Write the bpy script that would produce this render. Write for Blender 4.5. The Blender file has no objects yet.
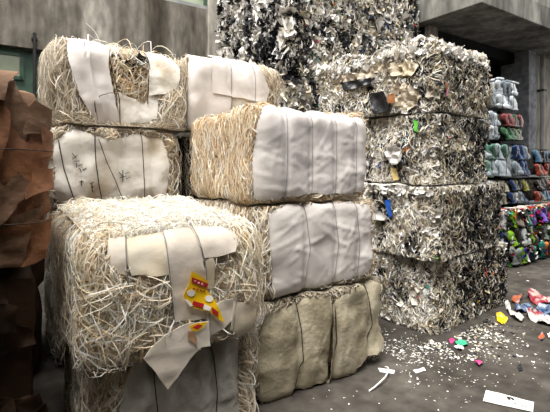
import bpy, math, random
import numpy as np
from mathutils import Vector
from mathutils.geometry import delaunay_2d_cdt

scene = bpy.context.scene
rng = np.random.default_rng(7)
random.seed(7)

# ------------------------------------------------------------------ camera, sky, light, exposure
F_PX, HORIZON, EYE = 420.0, 165.0, 1.6
cam_d = bpy.data.cameras.new('camera')
cam = bpy.data.objects.new('camera', cam_d)
scene.collection.objects.link(cam)
cam.location = (0, 0, EYE)
cam.rotation_euler = (math.pi / 2, 0, 0)
cam_d.sensor_width = 36.0
cam_d.lens = F_PX / 550 * 36.0
cam_d.shift_y = (HORIZON - 206.0) / 550.0
cam_d.clip_start = 0.02
scene.camera = cam

world = bpy.data.worlds.new('overcast_sky')
scene.world = world
world.use_nodes = True
bg = world.node_tree.nodes['Background']
bg.inputs['Color'].default_value = (1.0, 0.985, 0.97, 1)
bg.inputs['Strength'].default_value = 1.45

sun_d = bpy.data.lights.new('sun', 'SUN')
sun = bpy.data.objects.new('sun', sun_d)
scene.collection.objects.link(sun)
sun_d.energy = 7.0
sun_d.angle = math.radians(40)
sun_d.color = (1.0, 0.97, 0.92)
SUN_FROM = Vector((-0.22, -0.36, 1.0))
sun.rotation_euler = (-SUN_FROM).to_track_quat('-Z', 'Y').to_euler()

scene.view_settings.view_transform = 'Standard'
scene.view_settings.look = 'None'
scene.view_settings.gamma = 1.0
scene.view_settings.exposure = 0.1
scene.view_settings.use_curve_mapping = False

# ------------------------------------------------------------------ yard frame: a runs along the bale fronts, b runs into the yard
YAW = math.radians(34)
U = np.array([math.cos(YAW), math.sin(YAW)])
V = np.array([-math.sin(YAW), math.cos(YAW)])
P0 = np.array([-0.12, 2.8])


def W(a, b):
    p = P0 + U * a + V * b
    return float(p[0]), float(p[1])


def floor_px(x, y):
    d = F_PX * EYE / (y - HORIZON)
    return ((x - 275) / F_PX * d, d)


def px_front(px, py, b):
    """pixel -> (a, z) on the vertical plane b = const"""
    d = np.array([(px - 275) / F_PX, 1.0])
    t = (b + P0 @ V) / (d @ V)
    return float((d * t - P0) @ U), float(EYE - (py - HORIZON) / F_PX * t)


def px_left(px, py, a):
    """pixel -> (b, z) on the vertical plane a = const"""
    d = np.array([(px - 275) / F_PX, 1.0])
    t = (a + P0 @ U) / (d @ U)
    return float((d * t - P0) @ V), float(EYE - (py - HORIZON) / F_PX * t)


# ------------------------------------------------------------------ colour + materials
def lin(h):
    h = h.lstrip('#')
    c = np.array([int(h[i:i + 2], 16) / 255 for i in (0, 2, 4)])
    return np.where(c <= 0.04045, c / 12.92, ((c + 0.055) / 1.055) ** 2.4)


def pal(*hs):
    return np.array([lin(h) for h in hs])


MATS = {}


def mat_vcol(name, rough=0.7, spec=0.3, trans=0.0):
    m = bpy.data.materials.new(name)
    m.use_nodes = True
    nt = m.node_tree
    bs = nt.nodes['Principled BSDF']
    at = nt.nodes.new('ShaderNodeAttribute')
    at.attribute_name = 'Col'
    nt.links.new(at.outputs['Color'], bs.inputs['Base Color'])
    bs.inputs['Roughness'].default_value = rough
    bs.inputs['Specular IOR Level'].default_value = spec
    if trans:
        tr = nt.nodes.new('ShaderNodeBsdfTranslucent')
        nt.links.new(at.outputs['Color'], tr.inputs['Color'])
        mx = nt.nodes.new('ShaderNodeMixShader')
        mx.inputs['Fac'].default_value = trans
        out = nt.nodes['Material Output']
        nt.links.new(bs.outputs['BSDF'], mx.inputs[1])
        nt.links.new(tr.outputs['BSDF'], mx.inputs[2])
        nt.links.new(mx.outputs['Shader'], out.inputs['Surface'])
    MATS[name] = m
    return m


def mat_noise(name, c1, c2, scale=6, rough=0.7, spec=0.3, bump=0.0, bscale=30, stretch=(1, 1, 1), c3=None, metallic=0.0,
              detail=6, lo=0.35, hi=0.65, trans=0.0):
    m = bpy.data.materials.new(name)
    m.use_nodes = True
    nt = m.node_tree
    bs = nt.nodes['Principled BSDF']
    tc = nt.nodes.new('ShaderNodeTexCoord')
    mp = nt.nodes.new('ShaderNodeMapping')
    mp.inputs['Scale'].default_value = stretch
    nt.links.new(tc.outputs['Object'], mp.inputs['Vector'])
    nz = nt.nodes.new('ShaderNodeTexNoise')
    nz.inputs['Scale'].default_value = scale
    nz.inputs['Detail'].default_value = detail
    nt.links.new(mp.outputs['Vector'], nz.inputs['Vector'])
    cr = nt.nodes.new('ShaderNodeValToRGB')
    cr.color_ramp.elements[0].position = lo
    cr.color_ramp.elements[1].position = hi
    cr.color_ramp.elements[0].color = (*lin(c1), 1)
    cr.color_ramp.elements[1].color = (*lin(c2), 1)
    if c3:
        e = cr.color_ramp.elements.new((lo + hi) / 2)
        e.color = (*lin(c3), 1)
    nt.links.new(nz.outputs['Fac'], cr.inputs['Fac'])
    nt.links.new(cr.outputs['Color'], bs.inputs['Base Color'])
    bs.inputs['Roughness'].default_value = rough
    bs.inputs['Specular IOR Level'].default_value = spec
    bs.inputs['Metallic'].default_value = metallic
    bs.inputs['Transmission Weight'].default_value = trans
    if bump:
        n2 = nt.nodes.new('ShaderNodeTexNoise')
        n2.inputs['Scale'].default_value = bscale
        n2.inputs['Detail'].default_value = 5
        nt.links.new(tc.outputs['Object'], n2.inputs['Vector'])
        bp = nt.nodes.new('ShaderNodeBump')
        bp.inputs['Strength'].default_value = bump
        bp.inputs['Distance'].default_value = 0.02
        nt.links.new(n2.outputs['Fac'], bp.inputs['Height'])
        nt.links.new(bp.outputs['Normal'], bs.inputs['Normal'])
    MATS[name] = m
    return m


M_STRIP = mat_vcol('shredded_paper', 0.9, 0.05, 0.3)
M_SCRAP = mat_vcol('mixed_scraps', 0.6, 0.25, 0.15)
M_FILM = mat_vcol('printed_film', 0.35, 0.5)
M_CORE_CREAM = mat_noise('packed_cream_paper', '#cbb99b', '#eadcc4', 30, 0.9, 0.1, 0.8, 60)
M_CORE_TAN = mat_noise('packed_tan_paper', '#a2917a', '#cdbda2', 30, 0.9, 0.1, 0.8, 60)
M_CORE_MIX = mat_noise('packed_mixed_waste', '#2c2a28', '#8b8378', 40, 0.9, 0.1, 1.0, 70)
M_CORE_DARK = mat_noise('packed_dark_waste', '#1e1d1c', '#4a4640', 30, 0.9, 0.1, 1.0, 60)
M_WRAP_WHITE = mat_noise('white_woven_wrap', '#d2cbc6', '#e8e2dd', 5, 0.55, 0.35, 0.06, 25)
M_WRAP_LIL = mat_noise('off_white_woven_wrap', '#cdc6c2', '#e2dcd8', 4, 0.55, 0.35, 0.06, 25)
M_WRAP_DIRTY = mat_noise('dirty_beige_wrap', '#958b74', '#c2b9a2', 5, 0.65, 0.25, 0.3, 40, c3='#b0a68e')
M_WRAP_GREY = mat_noise('grey_plastic_wrap', '#8f8b83', '#b8b4ab', 4, 0.4, 0.45, 0.3, 30)
M_WRAP_STAIN = mat_noise('stained_white_wrap', '#b9a78c', '#e2ddd4', 3.2, 0.6, 0.3, 0.25, 30, lo=0.28, hi=0.5)
M_CARD_PALE = mat_noise('pale_cardboard', '#cabfb0', '#ddd3c6', 7, 0.75, 0.2, 0.1, 40)
M_CARD_CREAM = mat_noise('cream_cardboard', '#cfc0a4', '#e0d6c4', 6, 0.75, 0.2, 0.1, 40)
M_CARD_BROWN = mat_noise('rust_brown_cardboard', '#6e4a35', '#9c6b4b', 5, 0.7, 0.25, 0.3, 30)
M_CARD_BROWN2 = mat_noise('dull_brown_cardboard', '#5e4736', '#8b6d57', 5, 0.75, 0.2, 0.3, 30)
M_CARD_DARK = mat_noise('shade_dark_brown_cardboard', '#1c130e', '#382619', 5, 0.7, 0.2, 0.3, 30)  # near-black tone paints the lower-left shade into the cardboard
M_WIRE = mat_noise('rusty_baling_wire', '#2b2622', '#4c4038', 20, 0.6, 0.4, metallic=0.5)
M_TWINE = mat_noise('grey_baling_twine', '#6c6a6a', '#8a8787', 20, 0.7, 0.3)
M_INK = mat_noise('black_marker_ink', '#151515', '#222222', 10, 0.6, 0.3)


# ------------------------------------------------------------------ numpy noise
def _hash(ix, iy, iz, seed):
    n = (ix * 374761393 + iy * 668265263 + iz * 2147483647 + seed * 1274126177) & 0xFFFFFFFF
    n = ((n ^ (n >> 13)) * 1274126177) & 0xFFFFFFFF
    n = ((n ^ (n >> 16)) * 2246822519) & 0xFFFFFFFF
    return ((n ^ (n >> 15)) & 0xFFFFFF) / float(0xFFFFFF)


def vnoise(p, seed=0):
    """value noise, -1..1, p (..., 3)"""
    p = np.asarray(p, float)
    i = np.floor(p).astype(np.int64)
    f = p - i
    f = f * f * (3 - 2 * f)
    r = 0
    for dx in (0, 1):
        for dy in (0, 1):
            for dz in (0, 1):
                w = (f[..., 0] if dx else 1 - f[..., 0]) * (f[..., 1] if dy else 1 - f[..., 1]) * (f[..., 2] if dz else 1 - f[..., 2])
                r = r + w * _hash(i[..., 0] + dx, i[..., 1] + dy, i[..., 2] + dz, seed)
    return r * 2 - 1


# ------------------------------------------------------------------ mesh helpers
def mesh_np(name, verts, faces, mat, parent=None, cols=None, smooth=True):
    """faces: (n,4) or (n,3) int array; cols: per-vertex (n,3)"""
    verts = np.asarray(verts, np.float32)
    faces = np.asarray(faces, np.int32)
    me = bpy.data.meshes.new(name)
    k = faces.shape[1]
    me.vertices.add(len(verts))
    me.vertices.foreach_set('co', verts.ravel())
    me.loops.add(faces.size)
    me.loops.foreach_set('vertex_index', faces.ravel())
    me.polygons.add(len(faces))
    me.polygons.foreach_set('loop_start', np.arange(0, faces.size, k, dtype=np.int32))
    me.polygons.foreach_set('loop_total', np.full(len(faces), k, np.int32))
    me.polygons.foreach_set('use_smooth', np.full(len(faces), smooth, bool))
    me.update(calc_edges=True)
    if cols is not None:
        ca = me.color_attributes.new('Col', 'FLOAT_COLOR', 'POINT')
        c4 = np.ones((len(verts), 4), np.float32)
        c4[:, :3] = cols
        ca.data.foreach_set('color', c4.ravel())
    me.materials.append(mat)
    return link(name, me, parent)


def link(name, me, parent=None):
    o = bpy.data.objects.new(name, me)
    scene.collection.objects.link(o)
    if parent is not None:
        o.parent = parent
    return o


def tag(o, label=None, cat=None, group=None, kind=None):
    if label:
        o['label'] = label
    if cat:
        o['category'] = cat
    if group:
        o['group'] = group
    if kind:
        o['kind'] = kind
    return o


def thing(name, label, cat, loc, rotz=0.0, group=None):
    o = bpy.data.objects.new(name, None)
    scene.collection.objects.link(o)
    o.location = loc
    o.rotation_euler = (0, 0, rotz)
    o.empty_display_size = 0.1
    return tag(o, label, cat, group)


def box_data(boxes):
    vs, fs = [], []
    for (x0, x1, y0, y1, z0, z1) in boxes:
        k = len(vs)
        vs += [(x0, y0, z0), (x1, y0, z0), (x1, y1, z0), (x0, y1, z0), (x0, y0, z1), (x1, y0, z1), (x1, y1, z1), (x0, y1, z1)]
        fs += [(k, k + 3, k + 2, k + 1), (k + 4, k + 5, k + 6, k + 7), (k, k + 1, k + 5, k + 4), (k + 1, k + 2, k + 6, k + 5),
               (k + 2, k + 3, k + 7, k + 6), (k + 3, k, k + 4, k + 7)]
    return vs, fs


def boxes(name, bx, mat, parent=None, bevel=0.0):
    vs, fs = box_data(bx)
    o = mesh_np(name, vs, fs, mat, parent, smooth=False)
    if bevel:
        b = o.modifiers.new('bevel', 'BEVEL')
        b.width = bevel
        b.segments = 2
    return o


def tube(name, pts, r, mat, parent=None, sides=6):
    pts = np.asarray(pts, float)
    T = np.gradient(pts, axis=0)
    T /= np.linalg.norm(T, axis=1)[:, None] + 1e-9
    ref = np.array([0.31, 0.2, 0.93])
    A = np.cross(T, ref)
    A /= np.linalg.norm(A, axis=1)[:, None] + 1e-9
    B = np.cross(T, A)
    an = np.arange(sides) * 2 * math.pi / sides
    ring = pts[:, None] + r * (np.cos(an)[None, :, None] * A[:, None] + np.sin(an)[None, :, None] * B[:, None])
    n = len(pts)
    v = ring.reshape(-1, 3)
    i, j = np.meshgrid(np.arange(n - 1), np.arange(sides), indexing='ij')
    j2 = (j + 1) % sides
    f = np.stack([i * sides + j, i * sides + j2, (i + 1) * sides + j2, (i + 1) * sides + j], -1).reshape(-1, 4)
    return mesh_np(name, v, f, mat, parent)


# ------------------------------------------------------------------ bale: a rounded, bulging block with a metric chart on its front
class Bale:
    """chart (ms, mt) in metres about the centre of the front face; it runs on over the corners:
    ms < -hx = left face, ms > hx = right face, mt > hz = top"""

    def __init__(s, name, label, a0, a1, b0, b1, z0, z1, group=None, wires=(), indent=0.02, n=9, amp=0.02, freq=2.2,
                 yaw=0.0, pivot=None, cat='bale', seam=None, lim=(9, 9, 9, 9)):
        s.hx, s.hy, s.hz = (a1 - a0) / 2, (b1 - b0) / 2, (z1 - z0) / 2
        s.ac, s.bc, s.zc = (a0 + a1) / 2, (b0 + b1) / 2, (z0 + z1) / 2
        s.a0, s.b0 = a0, b0
        s.half = np.array([s.hx, s.hy, s.hz])
        s.n, s.amp, s.freq = n, amp, freq
        s.wires, s.indent = wires, indent
        s.polys = []
        s.mound = 0.0
        s.seam, s.base_seam = seam, z0 > 0.01
        s.lim = lim
        s.seed = int(rng.integers(1, 9999))
        x, y = W(s.ac, s.bc)
        if pivot is not None:       # turned about a point given in the yard frame
            c, sn = math.cos(yaw), math.sin(yaw)
            da, db = s.ac - pivot[0], s.bc - pivot[1]
            x, y = W(pivot[0] + c * da - sn * db, pivot[1] + sn * da + c * db)
        s.root = thing(name, label, cat, (x, y, z0), YAW + yaw, group)

    def clip(s, P, m=0.0):
        """hold the bale inside its own room: wavy seams to the bales above and below, and side limits (left, right, front, back)"""
        P = np.array(P, float)
        a, b = P[..., 0] + s.ac, P[..., 1] + s.bc
        q = np.stack([a * 7.0, b * 7.0, np.zeros(a.shape) + 3.3], -1)
        w = 0.022 * vnoise(q, 11)
        lo = (w + 0.003 + m) if s.base_seam else np.full(a.shape, 0.001)

        def soft(x, top, room):          # eases up to the limit instead of going flat against it
            t = top - room
            return np.where(x > t, t + room * np.tanh((x - t) / room), x)

        P[..., 2] = -soft(-P[..., 2], -lo, 0.02) if s.base_seam else np.maximum(P[..., 2], lo)
        if s.seam is not None:
            P[..., 2] = soft(P[..., 2], s.seam + w - 0.004 - m, 0.02)
        for ax, h, l0, l1 in ((0, s.hx, s.lim[0], s.lim[1]), (1, s.hy, s.lim[2], s.lim[3])):
            if l0 < 1:
                P[..., ax] = -soft(-P[..., ax], h + l0 - m, 0.04)
            if l1 < 1:
                P[..., ax] = soft(P[..., ax], h + l1 - m, 0.04)
        return P

    def cube(s, ms, mt):
        ms, mt = np.asarray(ms, float), np.asarray(mt, float)
        x = np.clip(ms, -s.hx, s.hx) / s.hx
        z = np.clip(mt, -s.hz, s.hz) / s.hz
        over = np.maximum(np.abs(ms) - s.hx, 0) + np.maximum(mt - s.hz, 0)
        y = np.clip(-1 + over / s.hy, -1, 1)
        return np.stack([x, y, z], -1)

    def surf(s, c, off=0.0):
        n = s.n
        q = np.abs(c)
        k = (q ** n).sum(-1) ** (1 / n)
        d = c / k[..., None]
        p = d * s.half
        g = np.sign(d) * np.abs(d) ** (n - 1) / s.half
        N = g / (np.linalg.norm(g, axis=-1)[..., None] + 1e-12)
        disp = s.amp * vnoise(p * s.freq + s.seed, s.seed) + 0.35 * s.amp * vnoise(p * s.freq * 3.1 + s.seed, s.seed + 1)
        side = 1 - 0.75 * np.abs(N[..., 2]) * (N[..., 2] < 0)
        disp = disp * side
        for w in s.wires:
            disp = disp - s.indent * np.exp(-((p[..., 0] - w) / 0.035) ** 2)
        P = p + N * (disp + off)[..., None]
        P[..., 2] = np.maximum(P[..., 2] + s.hz, 0.002)
        if s.mound:                 # heaped towards the rear
            P[..., 2] += s.mound * np.clip((d[..., 1] + 0.95) * 0.8, 0, 1) * np.clip(d[..., 2], 0, 1) ** 6
        return P, N

    def at(s, ms, mt, off=0.0):
        ms = np.asarray(ms, float)
        P, N = s.surf(s.cube(ms, mt), np.zeros(ms.shape) + off)
        P[..., 2] += np.minimum(np.asarray(mt, float) + s.hz, 0)      # runs straight on below the bottom edge
        return P, N

    def px(s, x, y):
        a, z = px_front(x, y, s.b0 - 0.045)
        return a - s.ac, z - s.zc

    def core(s, mat, inset=0.03, res=14, name='packed_core'):
        vs, fs = [], []
        g = np.linspace(-1, 1, res)
        base = 0
        for ax in range(3):
            for sg in (-1, 1):
                i, j = np.meshgrid(g, g, indexing='ij')
                c = np.zeros((res, res, 3))
                c[..., ax] = sg
                o1, o2 = [k for k in range(3) if k != ax]
                c[..., o1], c[..., o2] = i, j
                P, _ = s.surf(c, np.full((res, res), -inset))
                vs.append(s.clip(P).reshape(-1, 3))
                a, b = np.meshgrid(np.arange(res - 1), np.arange(res - 1), indexing='ij')
                q = np.stack([a * res + b, a * res + b + 1, (a + 1) * res + b + 1, (a + 1) * res + b], -1).reshape(-1, 4) + base
                if (sg == 1) != (ax == 1):
                    q = q[:, ::-1]
                fs.append(q)
                base += res * res
        return mesh_np(name, np.concatenate(vs), np.concatenate(fs), mat, s.root)

    # ---- ribbons
    def strips(s, *a, **k):
        return lambda: s._strips(*a, **k)

    def flakes(s, *a, **k):
        return lambda: s._flakes(*a, **k)

    def under(s, X, Y, o, share=1.0):
        """keep loose material beneath the sheets laid over it"""
        lead = rng.random(X.shape[0]) < share
        for poly, lim in s.polys:
            m = inside(np.stack([X.ravel(), Y.ravel()], -1), poly).reshape(X.shape)
            m = (m.T & lead).T
            o = np.where(m, np.minimum(o, lim), o)
        return o

    def _strips(s, n, rect, palette, length=(0.12, 0.35), width=(0.0045, 0.009), off=(0.0, 0.03), arch=0.02, ang=0.0, spread=math.pi,
               curl=3.0, seg=7, probs=None, twist=0.7, mask=None):
        ms0, ms1, mt0, mt1 = rect
        n = int(n * 1.5) if n > 200 else n
        m0 = rng.uniform(ms0, ms1, n)
        t0 = rng.uniform(mt0, mt1, n)
        if mask is not None:
            keep = mask(m0, t0)
            m0, t0 = m0[keep], t0[keep]
            n = len(m0)
        L = rng.uniform(*length, n)
        th = ang + rng.uniform(-spread, spread, n)
        cv = rng.normal(0, curl, n)
        k = np.linspace(-0.5, 0.5, seg + 1)
        cv = cv * 0.4
        wob = rng.normal(0, curl * 0.25, (n, seg + 1)).cumsum(1) / (seg + 1) ** 0.5
        TH = th[:, None] + cv[:, None] * k * L[:, None] * 3 + wob * L[:, None]
        dx = np.cos(TH) * L[:, None] / seg
        dy = np.sin(TH) * L[:, None] / seg
        X = m0[:, None] + dx.cumsum(1) - dx.sum(1)[:, None] / 2
        Y = t0[:, None] + dy.cumsum(1) - dy.sum(1)[:, None] / 2
        o = rng.uniform(*off, n)[:, None] + arch * rng.uniform(-0.3, 1.3, n)[:, None] * np.cos(k * math.pi)[None] \
            + rng.normal(0, arch * 0.5, n)[:, None] * k[None] * 2
        o = s.under(X, Y, o)
        P, N = s.at(X, Y, o)
        return ribbon_data(P, N, rng.uniform(*width, n), rng.normal(0, twist, n), rng.normal(0, twist * 1.2, n),
                           pick(palette, n, probs))

    # ---- crumpled flakes
    def _flakes(s, n, rect, palette, size=(0.015, 0.05), off=(-0.01, 0.03), tilt=0.6, bend=0.5, probs=None, mask=None, aspect=(0.3, 1.0),
               cluster=None, dark=None, dprobs=None, dthr=0.3, white=None):
        ms0, ms1, mt0, mt1 = rect
        m0 = rng.uniform(ms0, ms1, n)
        t0 = rng.uniform(mt0, mt1, n)
        if mask is not None:
            keep = mask(m0, t0)
            m0, t0 = m0[keep], t0[keep]
            n = len(m0)
        P, N = s.at(m0, t0, s.under(m0, t0, rng.uniform(*off, n), 0.8))
        cols = pick(palette, n, probs)
        if cluster is not None:
            st = np.array([1, 1, 0.55])
            nz = vnoise(P * cluster * st + s.seed, s.seed + 5) + 0.6 * vnoise(P * cluster * 2.3 * st, s.seed + 6) + rng.normal(0, 0.16, n)
            d = nz > dthr
            cols[d] = pick(dark, n, dprobs)[d]
            if white is not None:
                nw = vnoise(P * cluster * 0.8 + 31, s.seed + 8) + 0.6 * vnoise(P * cluster * 2.1, s.seed + 9) + rng.normal(0, 0.16, n)
                d = (nw > 0.25) & ~d
                cols[d] = pick(white, n)[d]
        return flake_data(P, N, rng.uniform(*size, n), rng.uniform(*aspect, n), tilt, bend, cols)

    # ---- sheet cut to a polygon in the chart
    def sheet(s, name, poly, mat, off=0.012, res=0.02, rag=0.006, wr=0.006, wf=9.0, parent=None, thick=0.0016, lift=0.0, seed=None, step=0.03, smooth=True, free=False, crease=45, camp=0.007, vert_fold=0.0):
        seed = seed or int(rng.integers(1, 9999))
        pts = np.array(poly, float)
        bd = []
        for i in range(len(pts)):
            p, q = pts[i], pts[(i + 1) % len(pts)]
            m = max(1, int(np.linalg.norm(q - p) / step))
            for k in range(m):
                bd.append(p + (q - p) * k / m)
        bd = np.array(bd)
        z = np.zeros(len(bd))
        bd = bd + rag * np.stack([vnoise(np.stack([bd[:, 0] * 25, bd[:, 1] * 25, z], -1), seed),
                                  vnoise(np.stack([bd[:, 0] * 25, bd[:, 1] * 25, z + 7], -1), seed)], -1)
        lo, hi = bd.min(0), bd.max(0)
        gx, gy = np.meshgrid(np.arange(lo[0], hi[0], res), np.arange(lo[1], hi[1], res))
        gx = gx + (np.arange(gx.shape[0]) % 2)[:, None] * res / 2
        g = np.stack([gx.ravel(), gy.ravel()], -1)
        g = g[inside(g, bd)]
        if len(g):
            dm = np.min(np.linalg.norm(g[:, None] - bd[None], axis=2), 1)
            g = g[dm > res * 0.4]
        allp = np.concatenate([bd, g])
        nb = len(bd)
        ed = [(i, (i + 1) % nb) for i in range(nb)]
        v, e, f, *_ = delaunay_2d_cdt([Vector(p) for p in allp], ed, [], 1, 1e-5)
        v = np.array([tuple(p) for p in v])
        f = np.array([tuple(q) for q in f if len(q) == 3])
        dm = np.min(np.linalg.norm(v[:, None] - bd[None], axis=2), 1)
        q3 = np.stack([v[:, 0] * wf, v[:, 1] * wf, np.zeros(len(v))], -1)
        fold = 1 - np.abs(vnoise(q3 * np.array([1, 0.6, 1]), seed))
        o = off + wr * (vnoise(q3 * 1.7, seed + 1) + fold * 1.2 - 0.6) + lift * np.exp(-(dm / 0.04) ** 2) * (0.5 + 0.5 * vnoise(q3 * 0.7, seed + 3))
        if crease:
            area = np.prod(hi - lo)
            for _ in range(int(6 + area * crease)):
                c0 = lo + rng.random(2) * (hi - lo)
                th = rng.choice([vert_fold, rng.uniform(0, math.pi)]) + rng.normal(0, 0.25)
                dr = np.array([math.cos(th), math.sin(th)])
                q = v - c0
                al, ac_ = q @ dr, q @ np.array([-dr[1], dr[0]])
                ac_ = ac_ + 0.02 * vnoise(np.stack([al * 9, al * 0 + th, al * 0], -1), seed)
                ln = rng.uniform(0.05, 0.22)
                o = o + rng.choice([1, 1, -0.6]) * rng.uniform(0.3, 1) * camp * np.exp(-(np.abs(ac_) / rng.uniform(0.004, 0.011)) ** 1.2) * np.exp(-(al / ln) ** 4)
        P, Nn = s.at(v[:, 0], v[:, 1], o)
        if free:                    # hangs straight down in front of the bale
            P = np.stack([v[:, 0], -s.hy - o, v[:, 1] + s.hz], -1)
            Nn = np.tile([0, -1.0, 0], (len(P), 1))
        else:
            P = s.clip(P, thick + 0.001)
        s.polys.append((bd, off - 0.014 - wr * 0.6))
        e = np.sort(np.concatenate([f[:, [0, 1]], f[:, [1, 2]], f[:, [2, 0]]]), 1)
        raw = np.concatenate([f[:, [0, 1]], f[:, [1, 2]], f[:, [2, 0]]])
        _, inv, cnt = np.unique(e[:, 0] * 100000 + e[:, 1], return_inverse=True, return_counts=True)
        be = raw[cnt[inv] == 1]
        Q = P - Nn * thick
        k = len(P)
        R = np.concatenate([P[be[:, 0]], P[be[:, 1]], Q[be[:, 1]], Q[be[:, 0]]])
        m = len(be)
        ii = np.arange(m) + 2 * k
        rf = np.concatenate([np.stack([ii, ii + 3 * m, ii + 2 * m], -1), np.stack([ii, ii + 2 * m, ii + m], -1)])
        return mesh_np(name, np.concatenate([P, Q, R]), np.concatenate([f, f[:, ::-1] + k, rf]), mat, parent or s.root, smooth=smooth)

    def wire(s, pts, r=0.003, mat=None, off=0.018, name='wire', seg=26, wob=0.006):
        """pts: chart polyline"""
        pts = np.array(pts, float)
        d = np.r_[0, np.linalg.norm(np.diff(pts, axis=0), axis=1).cumsum()]
        k = np.linspace(0, d[-1], seg)
        x, y = np.interp(k, d, pts[:, 0]), np.interp(k, d, pts[:, 1])
        x = x + wob * vnoise(np.stack([k * 6, k * 0, k * 0], -1) + rng.uniform(0, 90), 3)
        P, _ = s.at(x, y, off)
        P = s.clip(P, r + 0.001)
        return tube(name, P, r, mat or M_WIRE, s.root)


def inside(p, poly):
    r = np.zeros(len(p), bool)
    j = len(poly) - 1
    for i in range(len(poly)):
        xi, yi, xj, yj = *poly[i], *poly[j]
        c = ((yi > p[:, 1]) != (yj > p[:, 1])) & (p[:, 0] < (xj - xi) * (p[:, 1] - yi) / (yj - yi + 1e-12) + xi)
        r ^= c
        j = i
    return r


def pick(palette, n, probs=None, var=0.12):
    palette = np.asarray(palette)
    if probs is not None:
        probs = np.asarray(probs, float) / np.sum(probs)
    i = rng.choice(len(palette), n, p=probs)
    return np.clip(palette[i] * (1 + rng.normal(0, var, n))[:, None], 0.005, 0.9)


def ribbon_data(P, N, w, tw0, tw1, cols):
    n, m, _ = P.shape
    T = np.gradient(P, axis=1)
    T /= np.linalg.norm(T, axis=2)[..., None] + 1e-9
    B = np.cross(T, N)
    B /= np.linalg.norm(B, axis=2)[..., None] + 1e-9
    N2 = np.cross(B, T)
    ph = tw0[:, None] + tw1[:, None] * np.linspace(-0.5, 0.5, m)[None]
    D = (np.cos(ph)[..., None] * B + np.sin(ph)[..., None] * N2) * w[:, None, None] / 2
    v = np.stack([P - D, P + D], 2).reshape(-1, 3)
    i, j = np.meshgrid(np.arange(n), np.arange(m - 1), indexing='ij')
    k = (i * m + j) * 2
    f = np.stack([k, k + 1, k + 3, k + 2], -1).reshape(-1, 4)
    return v, f, np.repeat(cols, m * 2, 0)


def flake_data(P, N, size, asp, tilt, bend, cols):
    n = len(P)
    R = rng.normal(size=(n, 3))
    e1 = np.cross(N, R)
    e1 /= np.linalg.norm(e1, axis=1)[:, None] + 1e-9
    e2 = np.cross(N, e1)
    ta, tb = rng.normal(0, tilt, n)[:, None], rng.normal(0, tilt, n)[:, None]
    e1t = e1 * np.cos(ta) + N * np.sin(ta)
    Nt = -e1 * np.sin(ta) + N * np.cos(ta)
    e2t = e2 * np.cos(tb) + Nt * np.sin(tb)
    Nn = np.cross(e1t, e2t)
    g = np.array([(i, j) for i in (-1, 0, 1) for j in (-1, 0, 1)], float)
    b1, b2 = rng.normal(0, bend, n), rng.normal(0, bend, n)
    gx = g[:, 0][None] + rng.normal(0, 0.22, (n, 9))
    gy = g[:, 1][None] + rng.normal(0, 0.22, (n, 9))
    h = b1[:, None] * g[:, 0][None] ** 2 + b2[:, None] * g[:, 1][None] ** 2 + rng.normal(0, 0.18, (n, 9))
    v = P[:, None] + size[:, None, None] * (e1t[:, None] * gx[..., None] + e2t[:, None] * (gy * asp[:, None])[..., None] + Nn[:, None] * (h * 0.6)[..., None])
    q = np.array([(0, 1, 4, 3), (1, 2, 5, 4), (3, 4, 7, 6), (4, 5, 8, 7)])
    f = (q[None] + np.arange(n)[:, None, None] * 9).reshape(-1, 4)
    return v.reshape(-1, 3), f, np.repeat(cols, 9, 0)


def join(*ds):
    vs, fs, cs, k = [], [], [], 0
    for v, f, c in ds:
        vs.append(v)
        fs.append(f + k)
        cs.append(c)
        k += len(v)
    return np.concatenate(vs), np.concatenate(fs), np.concatenate(cs)


def stuff(bale, name, ds, mat=None):
    DEFER.append(lambda: _stuff(bale, name, ds, mat))


DEFER = []


def _stuff(bale, name, ds, mat):
    v, f, c = join(*[d() for d in ds])
    o = mesh_np(name, bale.clip(v, 0.003), f, mat or M_STRIP, bale.root, c)
    tag(o, kind='stuff')


def loose(bale, name, d, m, mat=None):
    DEFER.append(lambda: _loose(bale, name, d, m, mat))


def _loose(bale, name, d, m, mat=None):
    """split ribbon/flake data with m verts per piece into single parts"""
    v, f, c = d()
    v = bale.clip(v)
    k = len(v) // m
    fp = len(f) // k
    f0 = f[:fp]
    for i in range(k):
        mesh_np(name, v[i * m:(i + 1) * m], f0, mat or M_STRIP, bale.root, c[i * m:(i + 1) * m])


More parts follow.
